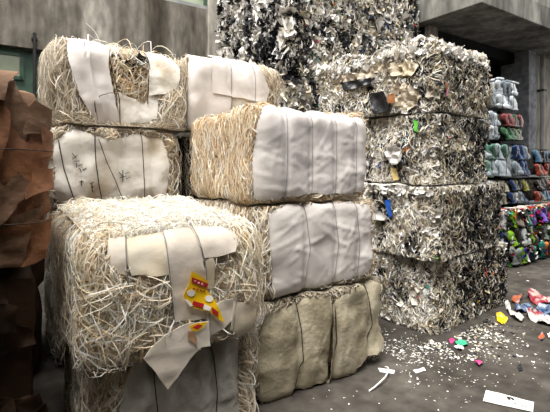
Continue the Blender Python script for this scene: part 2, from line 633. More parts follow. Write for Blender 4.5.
# ================================================================== SETTING
def concrete(name, base, dark, light, streak=True, s=1.0):
    m = bpy.data.materials.new(name)
    m.use_nodes = True
    nt = m.node_tree
    bs = nt.nodes['Principled BSDF']
    tc = nt.nodes.new('ShaderNodeTexCoord')

    def noise(scale, stretch, det=6):
        mp = nt.nodes.new('ShaderNodeMapping')
        mp.inputs['Scale'].default_value = stretch
        nt.links.new(tc.outputs['Object'], mp.inputs['Vector'])
        n = nt.nodes.new('ShaderNodeTexNoise')
        n.inputs['Scale'].default_value = scale
        n.inputs['Detail'].default_value = det
        nt.links.new(mp.outputs['Vector'], n.inputs['Vector'])
        return n.outputs['Fac']

    def ramp(fac, stops):
        r = nt.nodes.new('ShaderNodeValToRGB')
        els = r.color_ramp.elements
        els[0].position, els[0].color = stops[0][0], (*lin(stops[0][1]), 1)
        els[1].position, els[1].color = stops[-1][0], (*lin(stops[-1][1]), 1)
        for p, c in stops[1:-1]:
            e = els.new(p)
            e.color = (*lin(c), 1)
        nt.links.new(fac, r.inputs['Fac'])
        return r.outputs['Color']

    c1 = ramp(noise(1.6 * s, (1.5, 1.5, 0.12) if streak else (1, 1, 1)), [(0.36, dark), (0.52, base), (0.66, light)])
    c2 = ramp(noise(9 * s, (1, 1, 0.35) if streak else (1, 1, 1)), [(0.35, '#6a6a6a'), (0.7, '#ffffff')])
    mx = nt.nodes.new('ShaderNodeMix')
    mx.data_type = 'RGBA'
    mx.blend_type = 'MULTIPLY'
    mx.inputs['Factor'].default_value = 0.6
    nt.links.new(c1, mx.inputs['A'])
    nt.links.new(c2, mx.inputs['B'])
    nt.links.new(mx.outputs['Result'], bs.inputs['Base Color'])
    bs.inputs['Roughness'].default_value = 0.9
    bs.inputs['Specular IOR Level'].default_value = 0.2
    bp = nt.nodes.new('ShaderNodeBump')
    bp.inputs['Strength'].default_value = 0.35
    bp.inputs['Distance'].default_value = 0.01
    nt.links.new(noise(35 * s, (1, 1, 1)), bp.inputs['Height'])
    nt.links.new(bp.outputs['Normal'], bs.inputs['Normal'])
    return m


M_CONC = concrete('streaked_concrete', '#938d82', '#595349', '#c4beb2')
M_CONC_LIGHT = concrete('pale_concrete', '#c4beb2', '#a29b8f', '#dad4c8')
M_CONC_SLAB = concrete('slab_concrete', '#8f8d86', '#6d6c66', '#aaa8a0')
M_CONC_GREY = concrete('painted_grey_concrete', '#9fa3a8', '#8b8f94', '#b0b3b6', False)
M_CONC_DARK = concrete('shade_dark_concrete', '#232323', '#191919', '#2e2e2e')  # shade of the shed interior painted into the concrete colour
M_FLOOR = concrete('dirty_yard_floor', '#544f49', '#423e39', '#645f58', False, 0.8)
M_GREEN = mat_noise('green_painted_frame', '#3f5a4e', '#55705f', 5, 0.5, 0.4)
M_PANE = mat_noise('pale_green_glass', '#8a9a84', '#c4cbb0', 1.3, 0.15, 0.6)  # pale tone paints bright reflection and lit interior into the pane colour
M_PIPE = mat_noise('grey_pipe', '#8c8d8c', '#a3a4a2', 5, 0.5, 0.4)
M_BLACK = mat_noise('black_pipe', '#1c1c1c', '#303030', 5, 0.5, 0.4)

x0, y0 = W(0, 0)


def struct(name, bx, mat, bevel=0.0):
    o = boxes(name, bx, mat, None, bevel)
    o.location = (x0, y0, 0)
    o.rotation_euler = (0, 0, YAW)
    o['kind'] = 'structure'
    return o


fl = struct('floor', [(-14, 16, -9, 14, -0.2, 0)], M_FLOOR)
WB = 4.79                                        # face of the rear wall
zs = 3.33
wl = struct('wall_left', [(-9, 6.5, WB, WB + 0.3, zs, 4.49), (-9, 0.30, WB, WB + 0.3, 4.49, 6.4), (-9, 6.5, WB, WB + 0.3, 0, 1.9),
                          (-0.5, 6.5, WB, WB + 0.3, 1.9, zs), (1.9, 6.5, WB, WB + 0.3, 4.49, 6.4), (0.3, 1.9, WB, WB + 0.3, 5.9, 6.4)], M_CONC)
struct('wall_pillar', [(1.86, 2.45, WB - 0.06, WB, 0, 6.4)], M_CONC_LIGHT, 0.01)
w1 = struct('window_1', [(-6, -0.5, WB + 0.16, WB + 0.2, 1.9, zs)], M_GREEN)
boxes('window_pane', [(-5.4, -1.12, WB + 0.145, WB + 0.158, 2.92, 3.22)], M_PANE, w1)
boxes('window_frame', [(-5.45, -1.08, WB + 0.12, WB + 0.16, 3.22, 3.26), (-5.45, -1.08, WB + 0.12, WB + 0.16, 2.87, 2.92), (-1.12, -1.07, WB + 0.12, WB + 0.16, 2.87, 3.26)], M_GREEN, w1)
w2 = struct('window_2', [(0.3, 1.9, WB + 0.14, WB + 0.18, 4.55, 5.9)], M_PANE)
boxes('window_sill', [(0.3, 1.9, WB + 0.02, WB + 0.2, 4.49, 4.56)], M_PIPE, w2)
boxes('window_frame', [(0.3, 0.36, WB + 0.1, WB + 0.16, 4.56, 5.9), (1.84, 1.9, WB + 0.1, WB + 0.16, 4.56, 5.9), (1.08, 1.12, WB + 0.1, WB + 0.16, 4.56, 5.9)], M_GREEN, w2)

# shed with the concrete canopy
struct('canopy_slab', [(4.53, 13, 1.04, 2.4, 4.0, 4.38), (4.53, 13, 2.4, 9, 4.18, 4.36)], M_CONC_SLAB, 0.012)
struct('wall_shed_upper', [(4.6, 13, 2.2, 2.5, 4.39, 6.5)], M_CONC_SLAB)
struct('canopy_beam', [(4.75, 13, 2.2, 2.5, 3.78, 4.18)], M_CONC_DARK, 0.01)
struct('shed_pillar', [(4.76, 5.0, 2.1, 2.6, 0, 4.0)], M_CONC_LIGHT, 0.01)
struct('shed_column', [(7.82, 8.14, 1.91, 2.5, 0, 4.0)], M_CONC_GREY, 0.01)
struct('wall_shed_front', [(8.14, 13, 2.02, 2.45, 0, 4.0)], M_CONC_LIGHT)
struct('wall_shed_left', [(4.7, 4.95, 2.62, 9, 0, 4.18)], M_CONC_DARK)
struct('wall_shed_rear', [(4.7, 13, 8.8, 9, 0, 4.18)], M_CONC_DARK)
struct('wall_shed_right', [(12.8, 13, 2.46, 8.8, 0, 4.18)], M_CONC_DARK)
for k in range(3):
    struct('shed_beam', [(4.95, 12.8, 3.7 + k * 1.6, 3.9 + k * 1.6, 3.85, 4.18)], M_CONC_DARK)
pp = thing('drain_pipe', 'grey vertical drain pipe on the shed wall at the right edge', 'pipe', (*W(8.46, 1.93), 0), YAW)
tube('pipe', [(0, 0, z) for z in np.linspace(0, 3.99, 12)], 0.05, M_PIPE, pp, 12)
for z in (0.6, 1.9, 3.2):
    boxes('bracket', [(-0.07, 0.07, -0.06, 0.08, z, z + 0.04)], M_BLACK, pp)
bp = thing('black_pipe', 'thin black vertical pipe on the stained wall beside the green window', 'pipe', (*W(-0.94, WB - 0.05), 1.3), YAW)
tube('pipe', [(0, 0, z) for z in np.linspace(0, 2.25, 8)], 0.025, M_BLACK, bp, 8)
boxes('bracket', [(-0.04, 0.04, -0.01, 0.05, 0.4, 0.43), (-0.04, 0.04, -0.01, 0.05, 2.15, 2.18)], M_BLACK, bp)

# unseen walls and roof added behind and left of the viewer for shade
struct('wall_shade_opposite', [(-9, 13, -6.3, -6.0, 0, 4.5)], M_CONC)
struct('ceiling_shade', [(-2.9, 13, -6.3, -3.0, 4.5, 4.7)], M_CONC_SLAB)
struct('wall_shade_left', [(-2.9, -2.6, -6.3, WB, 0, 4.5)], M_CONC)  # out-of-view side wall added to darken the left

# ================================================================== BALES
CREAM = pal('#fbf4e8', '#f6ead8', '#f0e0c8', '#e8d5b6', '#fdf9f2', '#dcc6a2')
CREAM_P = [3, 4, 4, 2, 2, 1]
STRAW = pal('#f2e2c8', '#ead5b6', '#f6ebda', '#dfc5a0', '#faf4ea', '#cfb08a')
TAN = pal('#e2d6c2', '#d4c6ae', '#eee5d7', '#bfb099', '#f5f0e7')
GREYTAN = pal('#b3a894', '#9a8f7c', '#cbc1ae', '#7f7565', '#d9d1c2')
WHITEMIX = pal('#f6f4f0', '#ebe7e0', '#dcd6cb', '#fbfaf8', '#cbc4b8')
BLACKMIX = pal('#17171a', '#262628', '#3a3a3c', '#0f0f12', '#55555a')
BEIGEMIX = pal('#e6ddcc', '#d9cdb5', '#efe9dc', '#c8bb9f', '#f5f1e9', '#ab9f84')
BRIGHT = pal('#d8356a', '#4fae3a', '#2a57b0', '#d97a2a', '#e2b52f', '#c22f2f', '#8a5a36', '#3aa7a0')

vert = math.pi / 2

# ---- A: bright front-left bale -------------------------------------------------
A = Bale('shredded_paper_bale', 'bright cream shredded paper bale with cardboard flaps and yellow bag on front', -1.09, -0.18, -0.30, 0.80, 0.63, 1.225,
         'baled shredded paper', n=8, amp=0.03, lim=(0.075, 0.11, 9, 9))
A.mound = 0.07
A.core(M_CORE_CREAM, 0.05)
hx, hy, hz = A.hx, A.hy, A.hz
stuff(A, 'paper_strips', [
    A.strips(5200, (-hx - 0.03, hx + 0.03, -hz, hz), CREAM, (0.07, 0.2), (0.0035, 0.0065), (-0.035, 0.025), 0.03, 0, math.pi, 4, probs=CREAM_P),
    A.strips(5200, (-hx - 0.05, hx + 0.05, hz - 0.02, hz + 2 * hy), pal('#fbf6ec', '#f5eee0', '#fffdf8', '#ece1cd'), (0.05, 0.15), (0.0035, 0.0065), (-0.03, 0.07), 0.025, 0, math.pi, 5),
    A.strips(1300, (-hx - 2 * hy, -hx, -hz, hz), CREAM, (0.1, 0.3), (0.0035, 0.0065), (-0.03, 0.04), 0.03, vert, 1.2, 4, probs=CREAM_P),
    A.strips(2000, (hx, hx + 2 * hy, -hz, hz + 0.03), CREAM, (0.1, 0.3), (0.0035, 0.0065), (-0.03, 0.06), 0.03, vert, 0.9, 4, probs=CREAM_P),
    A.strips(600, (-hx - 0.06, -hx + 0.16, hz, hz + 1.9 * hy), CREAM, (0.05, 0.16), (0.0035, 0.0065), (0.0, 0.06), 0.04, 0, math.pi, 4, probs=CREAM_P),
    A.strips(500, (-hx - 1.9 * hy, -hx + 0.02, hz - 0.1, hz), CREAM, (0.06, 0.2), (0.0035, 0.0065), (0.0, 0.06), 0.04, vert, 1.3, 4, probs=CREAM_P),
    A.strips(700, (hx - 0.12, hx + 0.15, -hz, hz + 0.02), CREAM, (0.1, 0.3), (0.0035, 0.0065), (0.0, 0.05), 0.04, vert, 0.7, 4, probs=CREAM_P),
    A.strips(500, (-hx - 0.1, -hx + 0.12, -hz, hz), CREAM, (0.1, 0.3), (0.0035, 0.0065), (0.0, 0.08), 0.05, vert, 1.2, 5, probs=CREAM_P),
])
loose(A, 'paper_strip', A.strips(110, (-hx - 0.05, hx - 0.45, -hz - 0.05, hz - 0.05), CREAM, (0.12, 0.3), (0.0045, 0.0075), (0.02, 0.06), 0.05, 0, math.pi, 4, probs=CREAM_P), 16)
loose(A, 'paper_strip', A.strips(60, (hx - 0.3, hx, -hz, hz), CREAM, (0.12, 0.28), (0.0045, 0.007), (0.02, 0.05), 0.04, vert, 1.4, 4, probs=CREAM_P), 16)


def pxpoly(b, pts):
    return [b.px(*p) for p in pts]


def over_top(b, pts, up):
    """pixel polygon whose first two points are pulled over the top edge"""
    q = pxpoly(b, pts)
    for k in range(2):
        q[k] = (q[k][0], b.hz + up)
    return q


A.sheet('cardboard_flap', over_top(A, [(107, 242), (124, 240), (128, 275), (118, 272), (110, 264)], 0.0), M_CARD_PALE, off=0.05, lift=0.02, wr=0.004, thick=0.004, crease=10, camp=0.004)
A.sheet('cardboard_flap', over_top(A, [(121, 241), (164, 236), (168, 274), (150, 275), (131, 276)], 0.0), M_CARD_CREAM, off=0.042, lift=0.012, wr=0.004, thick=0.004, crease=10, camp=0.004)
A.sheet('cardboard_panel', over_top(A, [(163, 242), (196, 234), (205, 275), (206, 318), (173, 321)], 0.0), M_CARD_PALE, off=0.046, lift=0.01, wr=0.003, thick=0.004, crease=10, camp=0.004)
A.sheet('cardboard_flap', over_top(A, [(194, 234), (229, 227), (238, 240), (234, 252), (222, 256), (203, 258)], 0.0), M_CARD_PALE, off=0.055, lift=0.015, wr=0.004, thick=0.004, crease=10, camp=0.004)
A.sheet('cardboard_strip', pxpoly(A, [(203, 255), (213, 256), (214, 287), (205, 289)]), M_CARD_CREAM, off=0.05, wr=0.003, thick=0.004, crease=10, camp=0.004)
A.sheet('cardboard_panel', pxpoly(A, [(204, 307), (222, 300), (236, 296), (238, 312), (222, 326), (206, 334)]), M_CARD_PALE, off=0.05, lift=0.01, wr=0.004, thick=0.004, crease=10, camp=0.004)
A.sheet('cardboard_panel', pxpoly(A, [(232, 300), (255, 306), (252, 333), (240, 331), (229, 326)]), M_CARD_CREAM, off=0.055, lift=0.015, wr=0.005, thick=0.004, crease=10, camp=0.004)
torn = A.sheet('torn_white_board', [(m, t) for m, t in pxpoly(A, [(139, 354), (146, 344), (162, 331), (180, 321), (204, 318), (206, 342), (197, 343), (190, 350), (178, 366), (165, 384), (152, 368)])],
               M_CARD_PALE, off=0.10, lift=0.0, wr=0.004, free=True, seed=55, thick=0.004, crease=12)
M_YEL = mat_noise('yellow_printed_film', '#e8b50c', '#f6c81a', 4, 0.3, 0.5)
M_RED = mat_noise('red_print', '#b3202a', '#c8332e', 6, 0.35, 0.5)
M_WHT = mat_noise('white_print', '#efe9df', '#f8f5ee', 6, 0.4, 0.4)
M_TEAR = mat_noise('torn_kraft', '#8c6a4e', '#b08d6c', 20, 0.8, 0.2)
yb = A.sheet('torn_corner_print', pxpoly(A, [(184, 322), (192, 319), (202, 318), (198, 323), (192, 327), (186, 326)]), M_YEL, free=True, crease=0, off=0.112, rag=0.002, res=0.015, wr=0.001, step=0.01, parent=torn)
A.sheet('red_print', pxpoly(A, [(187, 323), (193, 320), (197, 321), (192, 325)]), M_RED, free=True, crease=0, off=0.114, rag=0.001, res=0.01, wr=0.001, step=0.008, parent=torn, thick=0.001)
A.sheet('torn_hole', pxpoly(A, [(182, 327), (188, 328), (192, 334), (191, 341), (187, 337), (183, 335)]), M_TEAR, free=True, crease=0, off=0.112, rag=0.004, res=0.012, wr=0.002, step=0.01, parent=torn)
bag = A.sheet('yellow_bag', pxpoly(A, [(188, 269), (197, 274), (206, 281), (204, 288), (211, 298), (216, 308), (221, 320), (214, 316), (206, 310), (196, 307), (187, 305), (183, 300), (180, 294), (186, 282)]),
              M_YEL, off=0.075, rag=0.002, res=0.016, wr=0.005, step=0.012, lift=0.0, seed=77, crease=0)


def prn(pts, mat, nm):
    A.sheet(nm, pxpoly(A, pts), mat, off=0.0795, rag=0.0008, res=0.012, wr=0.005, step=0.008, parent=bag, thick=0.0012, seed=77, crease=0)


prn([(188.2, 275), (196, 278), (205, 282), (203.5, 286), (196, 283.5), (188, 280)], M_RED, 'red_print')
prn([(181.5, 297), (185, 297.5), (190, 303), (187, 304.5), (183.5, 300)], M_WHT, 'white_print')
prn([(190.5, 298.5), (200.5, 301.5), (199, 305.5), (188.5, 302.5)], M_RED, 'red_print')
prn([(200.5, 301.5), (207, 304.5), (206, 308.5), (199.5, 306.5)], M_WHT, 'white_print')
prn([(207.5, 304.5), (214, 309), (214.5, 314), (208, 310)], M_RED, 'red_print')
for cx, cy in ((188, 291), (205.5, 296.5)):
    prn([(cx + 4 * math.cos(k * math.pi / 4), cy + 3.4 * math.sin(k * math.pi / 4)) for k in range(8)], M_WHT, 'white_print')
for k in range(3):
    cx, cy = 191.5 + 3.6 * k, 278.6 + 1.6 * k
    prn([(cx - 1, cy - 1.6), (cx + 1, cy - 1), (cx + 0.6, cy + 1.6), (cx - 1.2, cy + 1)], M_WHT, 'white_letter')
for k in range(4):
    cx, cy = 190.5 + 3.4 * k, 286.5 + 0.8 * k
    prn([(cx - 1, cy - 0.7), (cx + 1.2, cy - 0.5), (cx + 1, cy + 0.8), (cx - 1, cy + 0.5)], M_RED, 'red_letter')
for p in ([(164, 238), (168, 280), (173, 322)], [(195, 232), (203, 262), (207, 310)], [(124, 240), (127, 262), (129, 300)], [(236, 290), (232, 318), (230, 345)]):
    q = pxpoly(A, p)
    A.wire([(q[0][0], A.hz + 0.4)] + q + [(q[-1][0], -A.hz)], 0.0022, M_TWINE, 0.062)

# ---- B: below A ---------------------------------------------------------------
B = Bale('shredded_paper_bale', 'dim bale in grey plastic wrap at the bottom under the bright cream bale', -1.05, -0.22, -0.24, 0.72, 0, 0.615,
         'baled shredded paper', wires=(-0.14, 0.2), n=8, amp=0.025, seam=0.63, lim=(0.04, 0.11, 9, 9))
B.core(M_CORE_TAN, 0.05)
hx, hy, hz = B.hx, B.hy, B.hz
stuff(B, 'paper_strips', [
    B.strips(1500, (-hx, hx, -hz, hz), TAN, (0.1, 0.3), (0.0045, 0.009), (-0.03, 0.02), 0.03, vert, 1.0, 4),
    B.strips(1200, (-hx - 2 * hy, -hx, -hz, hz), TAN, (0.1, 0.3), (0.0045, 0.009), (-0.03, 0.04), 0.03, vert, 1.0, 4),
    B.strips(2000, (hx - 0.05, hx + 2 * hy, -hz, hz), TAN, (0.1, 0.32), (0.0045, 0.009), (-0.03, 0.1), 0.04, vert, 0.6, 4),
])
B.sheet('plastic_wrap', [(-hx + 0.16, -hz - 0.0), (hx - 0.06, -hz), (hx - 0.02, hz - 0.02), (hx - 0.12, hz + 0.1), (-hx + 0.2, hz + 0.1), (-hx + 0.1, 0.1)], M_WRAP_GREY, off=0.03, wr=0.014, wf=7, crease=120, camp=0.014)
for x in (-0.14, 0.2):
    B.wire([(x, -hz), (x + 0.02, 0), (x - 0.01, hz + 0.05)], 0.003, M_WIRE, 0.045)

# ---- C / D / E: the centre stack ------------------------------------------------
C = Bale('shredded_paper_bale', 'top bale of the centre stack, white woven wrap with straw coloured end', 0, 1.03, 0, 1.05, 1.33, 1.97,
         'baled shredded paper', wires=(-0.3, -0.06, 0.17, 0.38), indent=0.022, n=11, amp=0.028, lim=(0.06, 9, 9, 0.03))
C.core(M_CORE_TAN, 0.05)
hx, hy, hz = C.hx, C.hy, C.hz
stuff(C, 'paper_strips', [
    C.strips(4200, (-hx - 2 * hy, -hx + 0.04, -hz, hz), STRAW, (0.1, 0.34), (0.004, 0.008), (-0.03, 0.035), 0.025, vert, 0.6, 3),
    C.strips(1500, (-hx, hx, hz - 0.03, hz + 2 * hy), STRAW, (0.08, 0.25), (0.004, 0.008), (-0.03, 0.02), 0.03, 0, math.pi, 4),
    C.strips(700, (-hx - 2 * hy, hx, hz - 0.04, hz + 0.04), STRAW, (0.06, 0.2), (0.004, 0.008), (-0.01, 0.04), 0.03, 0, 1.0, 4),
    C.strips(700, (-hx - 0.3, hx, -hz - 0.02, -hz + 0.05), STRAW, (0.08, 0.22), (0.004, 0.008), (-0.03, 0.02), 0.02, 0, 0.8, 4),
    C.strips(700, (hx - 0.03, hx + 2 * hy, -hz, hz), STRAW, (0.1, 0.3), (0.004, 0.008), (-0.03, 0.03), 0.03, vert, 0.8, 4),
])
loose(C, 'paper_strip', C.strips(70, (-hx - 2 * hy + 0.1, -hx, -hz, hz), STRAW, (0.14, 0.3), (0.006, 0.010), (0.02, 0.05), 0.03, vert, 0.7, 3), 16)
C.sheet('woven_wrap', [(-hx - 0.02, -hz + 0.03), (-0.1, -hz + 0.06), (hx - 0.04, -hz + 0.05), (hx + 0.02, 0), (hx - 0.02, hz - 0.03), (0.3, hz + 0.05), (0.1, hz + 0.14), (-0.2, hz + 0.1), (-hx + 0.02, hz + 0.0), (-hx - 0.03, 0)],
        M_WRAP_LIL, off=0.03, wr=0.006, wf=6, rag=0.01, crease=110, camp=0.007, res=0.016)
for x in C.wires:
    C.wire([(x, -hz - 0.0), (x + 0.01, 0), (x, hz + 0.35)], 0.0018, M_TWINE, 0.041)
C.wire([(-hx - 0.6, 0.02), (-hx - 0.52, 0.015)], 0.006, M_BLACK, 0.04, 'black_clip', 6)

D = Bale('shredded_paper_bale', 'middle bale of the centre stack in pale grey wrap between two wrapped bales', 0.03, 1.09, 0, 1.02, 0.68, 1.32,
         'baled shredded paper', wires=(-0.16, 0.12, 0.34), indent=0.018, n=11, amp=0.03, seam=0.65, lim=(0.08, 9, 9, 0.05))
D.core(M_CORE_TAN, 0.05)
hx, hy, hz = D.hx, D.hy, D.hz
stuff(D, 'paper_strips', [
    D.strips(2600, (-hx - 2 * hy, -hx + 0.1, -hz, hz), TAN, (0.1, 0.34), (0.004, 0.0085), (-0.03, 0.05), 0.03, vert, 0.7, 3),
    D.strips(900, (-hx - 0.4, hx + 0.05, hz - 0.06, hz + 0.1), STRAW, (0.06, 0.2), (0.004, 0.0085), (-0.01, 0.04), 0.03, 0, 1.0, 4),
    D.strips(900, (-hx, hx, -hz - 0.02, -hz + 0.06), GREYTAN, (0.06, 0.2), (0.004, 0.0085), (-0.03, 0.02), 0.03, 0, 1.0, 4),
    D.strips(800, (hx - 0.06, hx + 2 * hy, -hz, hz), STRAW, (0.1, 0.3), (0.004, 0.0085), (-0.03, 0.04), 0.03, vert, 0.8, 4),
])
D.sheet('woven_wrap', [(-hx + 0.08, -hz + 0.0), (-0.1, -hz + 0.02), (hx - 0.04, -hz + 0.06), (hx + 0.0, 0), (hx - 0.05, hz - 0.05), (0.1, hz - 0.0), (-0.3, hz + 0.0), (-hx + 0.04, hz - 0.04), (-hx + 0.06, 0)],
        M_WRAP_WHITE, off=0.03, wr=0.006, wf=5, rag=0.008, crease=110, camp=0.007, res=0.016)
for x in D.wires:
    D.wire([(x - 0.01, -hz - 0.0), (x + 0.02, 0), (x - 0.015, hz + 0.1)], 0.002, M_TWINE, 0.041)

E = Bale('shredded_paper_bale', 'dirty beige wrapped bale on the floor at the bottom of the centre stack', 0.0, 1.19, -0.03, 1.0, 0, 0.665,
         'baled shredded paper', wires=(-0.28, 0.02, 0.4), indent=0.03, n=11, amp=0.035, seam=0.68, lim=(0.08, 9, 9, 0.06))
E.core(M_CORE_TAN, 0.05)
hx, hy, hz = E.hx, E.hy, E.hz
stuff(E, 'paper_strips', [
    E.strips(2000, (-hx - 2 * hy, -hx + 0.08, -hz, hz), TAN, (0.1, 0.3), (0.004, 0.0085), (-0.03, 0.06), 0.03, vert, 0.7, 3),
    E.strips(1500, (-hx, hx, hz - 0.07, hz + 0.15), GREYTAN, (0.05, 0.18), (0.004, 0.0085), (-0.02, 0.03), 0.03, 0, math.pi, 4),
    E.strips(700, (hx - 0.05, hx + 2 * hy, -hz, hz), TAN, (0.1, 0.3), (0.004, 0.0085), (-0.03, 0.04), 0.03, vert, 0.8, 4),
])
E.sheet('beige_wrap', [(-hx - 0.0, -hz), (-hx + 0.2, -hz), (-0.02, -hz + 0.04), (0.0, 0.1), (0.02, hz - 0.04), (-0.2, hz - 0.02), (-hx + 0.02, hz - 0.06), (-hx - 0.03, 0)], M_WRAP_DIRTY, off=0.02, wr=0.009, wf=6, rag=0.012, lift=0.015, crease=90, camp=0.009, vert_fold=1.4)
E.sheet('beige_wrap', [(-0.02, -hz + 0.0), (0.2, -hz), (0.36, -hz + 0.1), (0.4, 0.1), (0.34, hz - 0.02), (0.1, hz - 0.05), (-0.02, hz - 0.08)], M_WRAP_DIRTY, off=0.05, wr=0.009, wf=6, rag=0.012, lift=0.03, crease=90, camp=0.009, vert_fold=1.4)
E.sheet('beige_wrap', [(0.34, -hz + 0.08), (hx - 0.03, -hz + 0.1), (hx + 0.05, -0.05), (hx - 0.03, hz - 0.03), (0.45, hz + 0.06), (0.32, hz + 0.04), (0.36, 0)], M_WRAP_DIRTY, off=0.035, wr=0.008, wf=6, rag=0.012, lift=0.03, crease=90, camp=0.009, vert_fold=1.4)
E.wire([(-0.36, -hz + 0.05), (-0.26, -0.1), (-0.27, 0.12), (-0.3, hz)], 0.0035, M_WIRE, 0.045)
E.wire([(-0.0, -hz + 0.1), (0.03, 0.0), (0.01, hz)], 0.0035, M_WIRE, 0.065)
E.wire([(0.34, -hz + 0.12), (0.44, 0.0), (0.4, hz)], 0.0035, M_WIRE, 0.06)

# ---- F / G and the columns behind -------------------------------------------------
Fb = Bale('shredded_paper_bale', 'top bale at the left rear, torn white wrap with a hole of loose strips', -1.03, -0.03, 1.17, 2.2, 1.9, 2.54,
          'baled shredded paper', wires=(-0.16, 0.1), indent=0.015, n=7, amp=0.035, lim=(9, 0.012, 9, 9))
Fb.core(M_CORE_TAN, 0.06)
hx, hy, hz = Fb.hx, Fb.hy, Fb.hz
stuff(Fb, 'paper_strips', [
    Fb.strips(2600, (-hx - 2 * hy, -hx + 0.12, -hz, hz), TAN, (0.15, 0.45), (0.0035, 0.007), (-0.03, 0.06), 0.04, vert, 0.5, 2),
    Fb.strips(2200, (-hx, hx, -hz, hz), STRAW, (0.1, 0.32), (0.0045, 0.009), (-0.05, 0.015), 0.03, vert, 1.5, 4),
    Fb.strips(1600, (-hx, hx, hz - 0.03, hz + 2 * hy), CREAM, (0.1, 0.3), (0.0045, 0.009), (-0.03, 0.04), 0.05, 0, math.pi, 5, probs=CREAM_P),
    Fb.strips(900, (hx - 0.24, hx + 0.3, -hz - 0.06, hz), TAN, (0.15, 0.4), (0.0045, 0.009), (0.0, 0.06), 0.05, vert, 0.7, 4),
    Fb.strips(1100, (-hx, hx, -hz - 0.02, -hz + 0.06), TAN, (0.1, 0.3), (0.004, 0.008), (0.0, 0.08), 0.04, 0, 0.8, 3),
])
loose(Fb, 'paper_strip', Fb.strips(60, (-hx - 0.5, -hx + 0.2, -hz - 0.02, hz), TAN, (0.2, 0.45), (0.005, 0.009), (0.03, 0.08), 0.05, vert, 0.5, 2.5), 16)
hq = Fb.px(108, 46), Fb.px(147, 98)
stuff(Fb, 'dark_film_scraps', [Fb.flakes(150, (hq[0][0] + 0.03, hq[1][0] - 0.02, hq[1][1] + 0.05, hq[0][1]), np.concatenate([BLACKMIX, pal('#8e9092', '#b6b8ba', '#6a6c70')]), (0.015, 0.05), (-0.03, 0.005), 0.4, 0.5)], M_SCRAP)
loose(Fb, 'paper_strip', Fb.strips(34, (-0.2, 0.12, -0.15, hz), CREAM, (0.15, 0.3), (0.006, 0.010), (0.01, 0.03), 0.03, 0, math.pi, 3), 16)
loose(Fb, 'paper_strip', Fb.strips(26, (-hx, hx, hz, hz + 0.3), CREAM, (0.2, 0.45), (0.006, 0.010), (0.02, 0.07), 0.09, 0, 0.8, 6), 16)
Fb.sheet('white_wrap', over_top(Fb, [(60, 42), (84, 40), (92, 80), (106, 120), (96, 123), (80, 95)], 0.15), M_WRAP_WHITE, off=0.05, wr=0.016, wf=5, lift=0.03)
Fb.sheet('white_wrap', over_top(Fb, [(80, 40), (107, 40), (110, 75), (119, 119), (108, 123), (96, 108), (88, 80)], 0.12), M_WRAP_WHITE, off=0.042, wr=0.016, wf=5, lift=0.02)
Fb.sheet('tan_wrap', pxpoly(Fb, [(116, 92), (132, 98), (145, 104), (152, 92), (158, 100), (157, 118), (138, 122), (119, 121)]), M_WRAP_STAIN, off=0.042, wr=0.012, wf=5, lift=0.01)
Fb.sheet('white_wrap', over_top(Fb, [(148, 45), (186, 46), (184, 68), (178, 88), (165, 94), (148, 96), (149, 70)], 0.1), M_WRAP_STAIN, off=0.045, wr=0.014, wf=5, lift=0.02)
Fb.wire(pxpoly(Fb, [(107, 42), (113, 75), (119, 100), (120, 122)]), 0.004, M_WIRE, 0.055)
Fb.wire(pxpoly(Fb, [(148, 46), (149, 70), (148, 104)]), 0.004, M_WIRE, 0.06)
Fb.wire(pxpoly(Fb, [(95, 112), (94, 102), (100, 96), (110, 93), (118, 94)]), 0.003, M_WIRE, 0.07)
Fb.wire(pxpoly(Fb, [(82, 42), (90, 75), (97, 118)]), 0.003, M_TWINE, 0.062)

G = Bale('shredded_paper_bale', 'white wrapped bale with black handwriting just behind the bright cream bale', -1.06, -0.14, 1.14, 2.18, 1.26, 1.885,
         'baled shredded paper', wires=(-0.3, 0.0, 0.26), indent=0.02, n=7, amp=0.03, seam=0.64, lim=(9, 0.1, 9, 9))
G.core(M_CORE_TAN, 0.05)
hx, hy, hz = G.hx, G.hy, G.hz
stuff(G, 'paper_strips', [
    G.strips(1600, (-hx - 2 * hy, -hx + 0.06, -hz, hz), TAN, (0.15, 0.4), (0.0045, 0.009), (-0.03, 0.05), 0.04, vert, 0.8, 4),
    G.strips(1500, (-hx - 0.1, hx + 0.1, hz - 0.12, hz + 0.2), TAN, (0.1, 0.3), (0.0045, 0.009), (-0.02, 0.05), 0.04, 0, 1.2, 4),
    G.strips(1500, (hx - 0.14, hx + 1.2, -hz, hz + 0.02), TAN, (0.12, 0.35), (0.0045, 0.009), (-0.02, 0.05), 0.04, vert, 0.7, 4),
    G.strips(500, (-hx, hx, -hz - 0.02, -hz + 0.05), GREYTAN, (0.1, 0.3), (0.0045, 0.009), (-0.02, 0.04), 0.03, 0, 0.8, 4),
])
loose(G, 'paper_strip', G.strips(40, (-hx, hx, hz - 0.08, hz + 0.04), STRAW, (0.15, 0.35), (0.006, 0.010), (0.03, 0.07), 0.05, 0.1, 0.9, 4), 16)
G.sheet('woven_wrap', [(-hx - 0.02, -hz + 0.02), (0, -hz + 0.01), (hx - 0.1, -hz + 0.04), (hx - 0.07, 0), (hx - 0.11, hz - 0.06), (0.1, hz - 0.05), (-0.1, hz - 0.1), (-hx + 0.1, hz - 0.02), (-hx - 0.02, hz - 0.08)],
        M_WRAP_STAIN, off=0.03, wr=0.014, wf=5, rag=0.012, lift=0.015)
G.wire(pxpoly(G, [(60, 138), (66, 170), (76, 204)]), 0.004, M_WIRE, 0.05)
G.wire(pxpoly(G, [(94, 130), (96, 165), (102, 200)]), 0.004, M_WIRE, 0.055)
G.wire(pxpoly(G, [(98, 140), (110, 168), (124, 200)]), 0.003, M_WIRE, 0.055)
G.wire(pxpoly(G, [(142, 134), (144, 165), (145, 198)]), 0.0035, M_WIRE, 0.05)


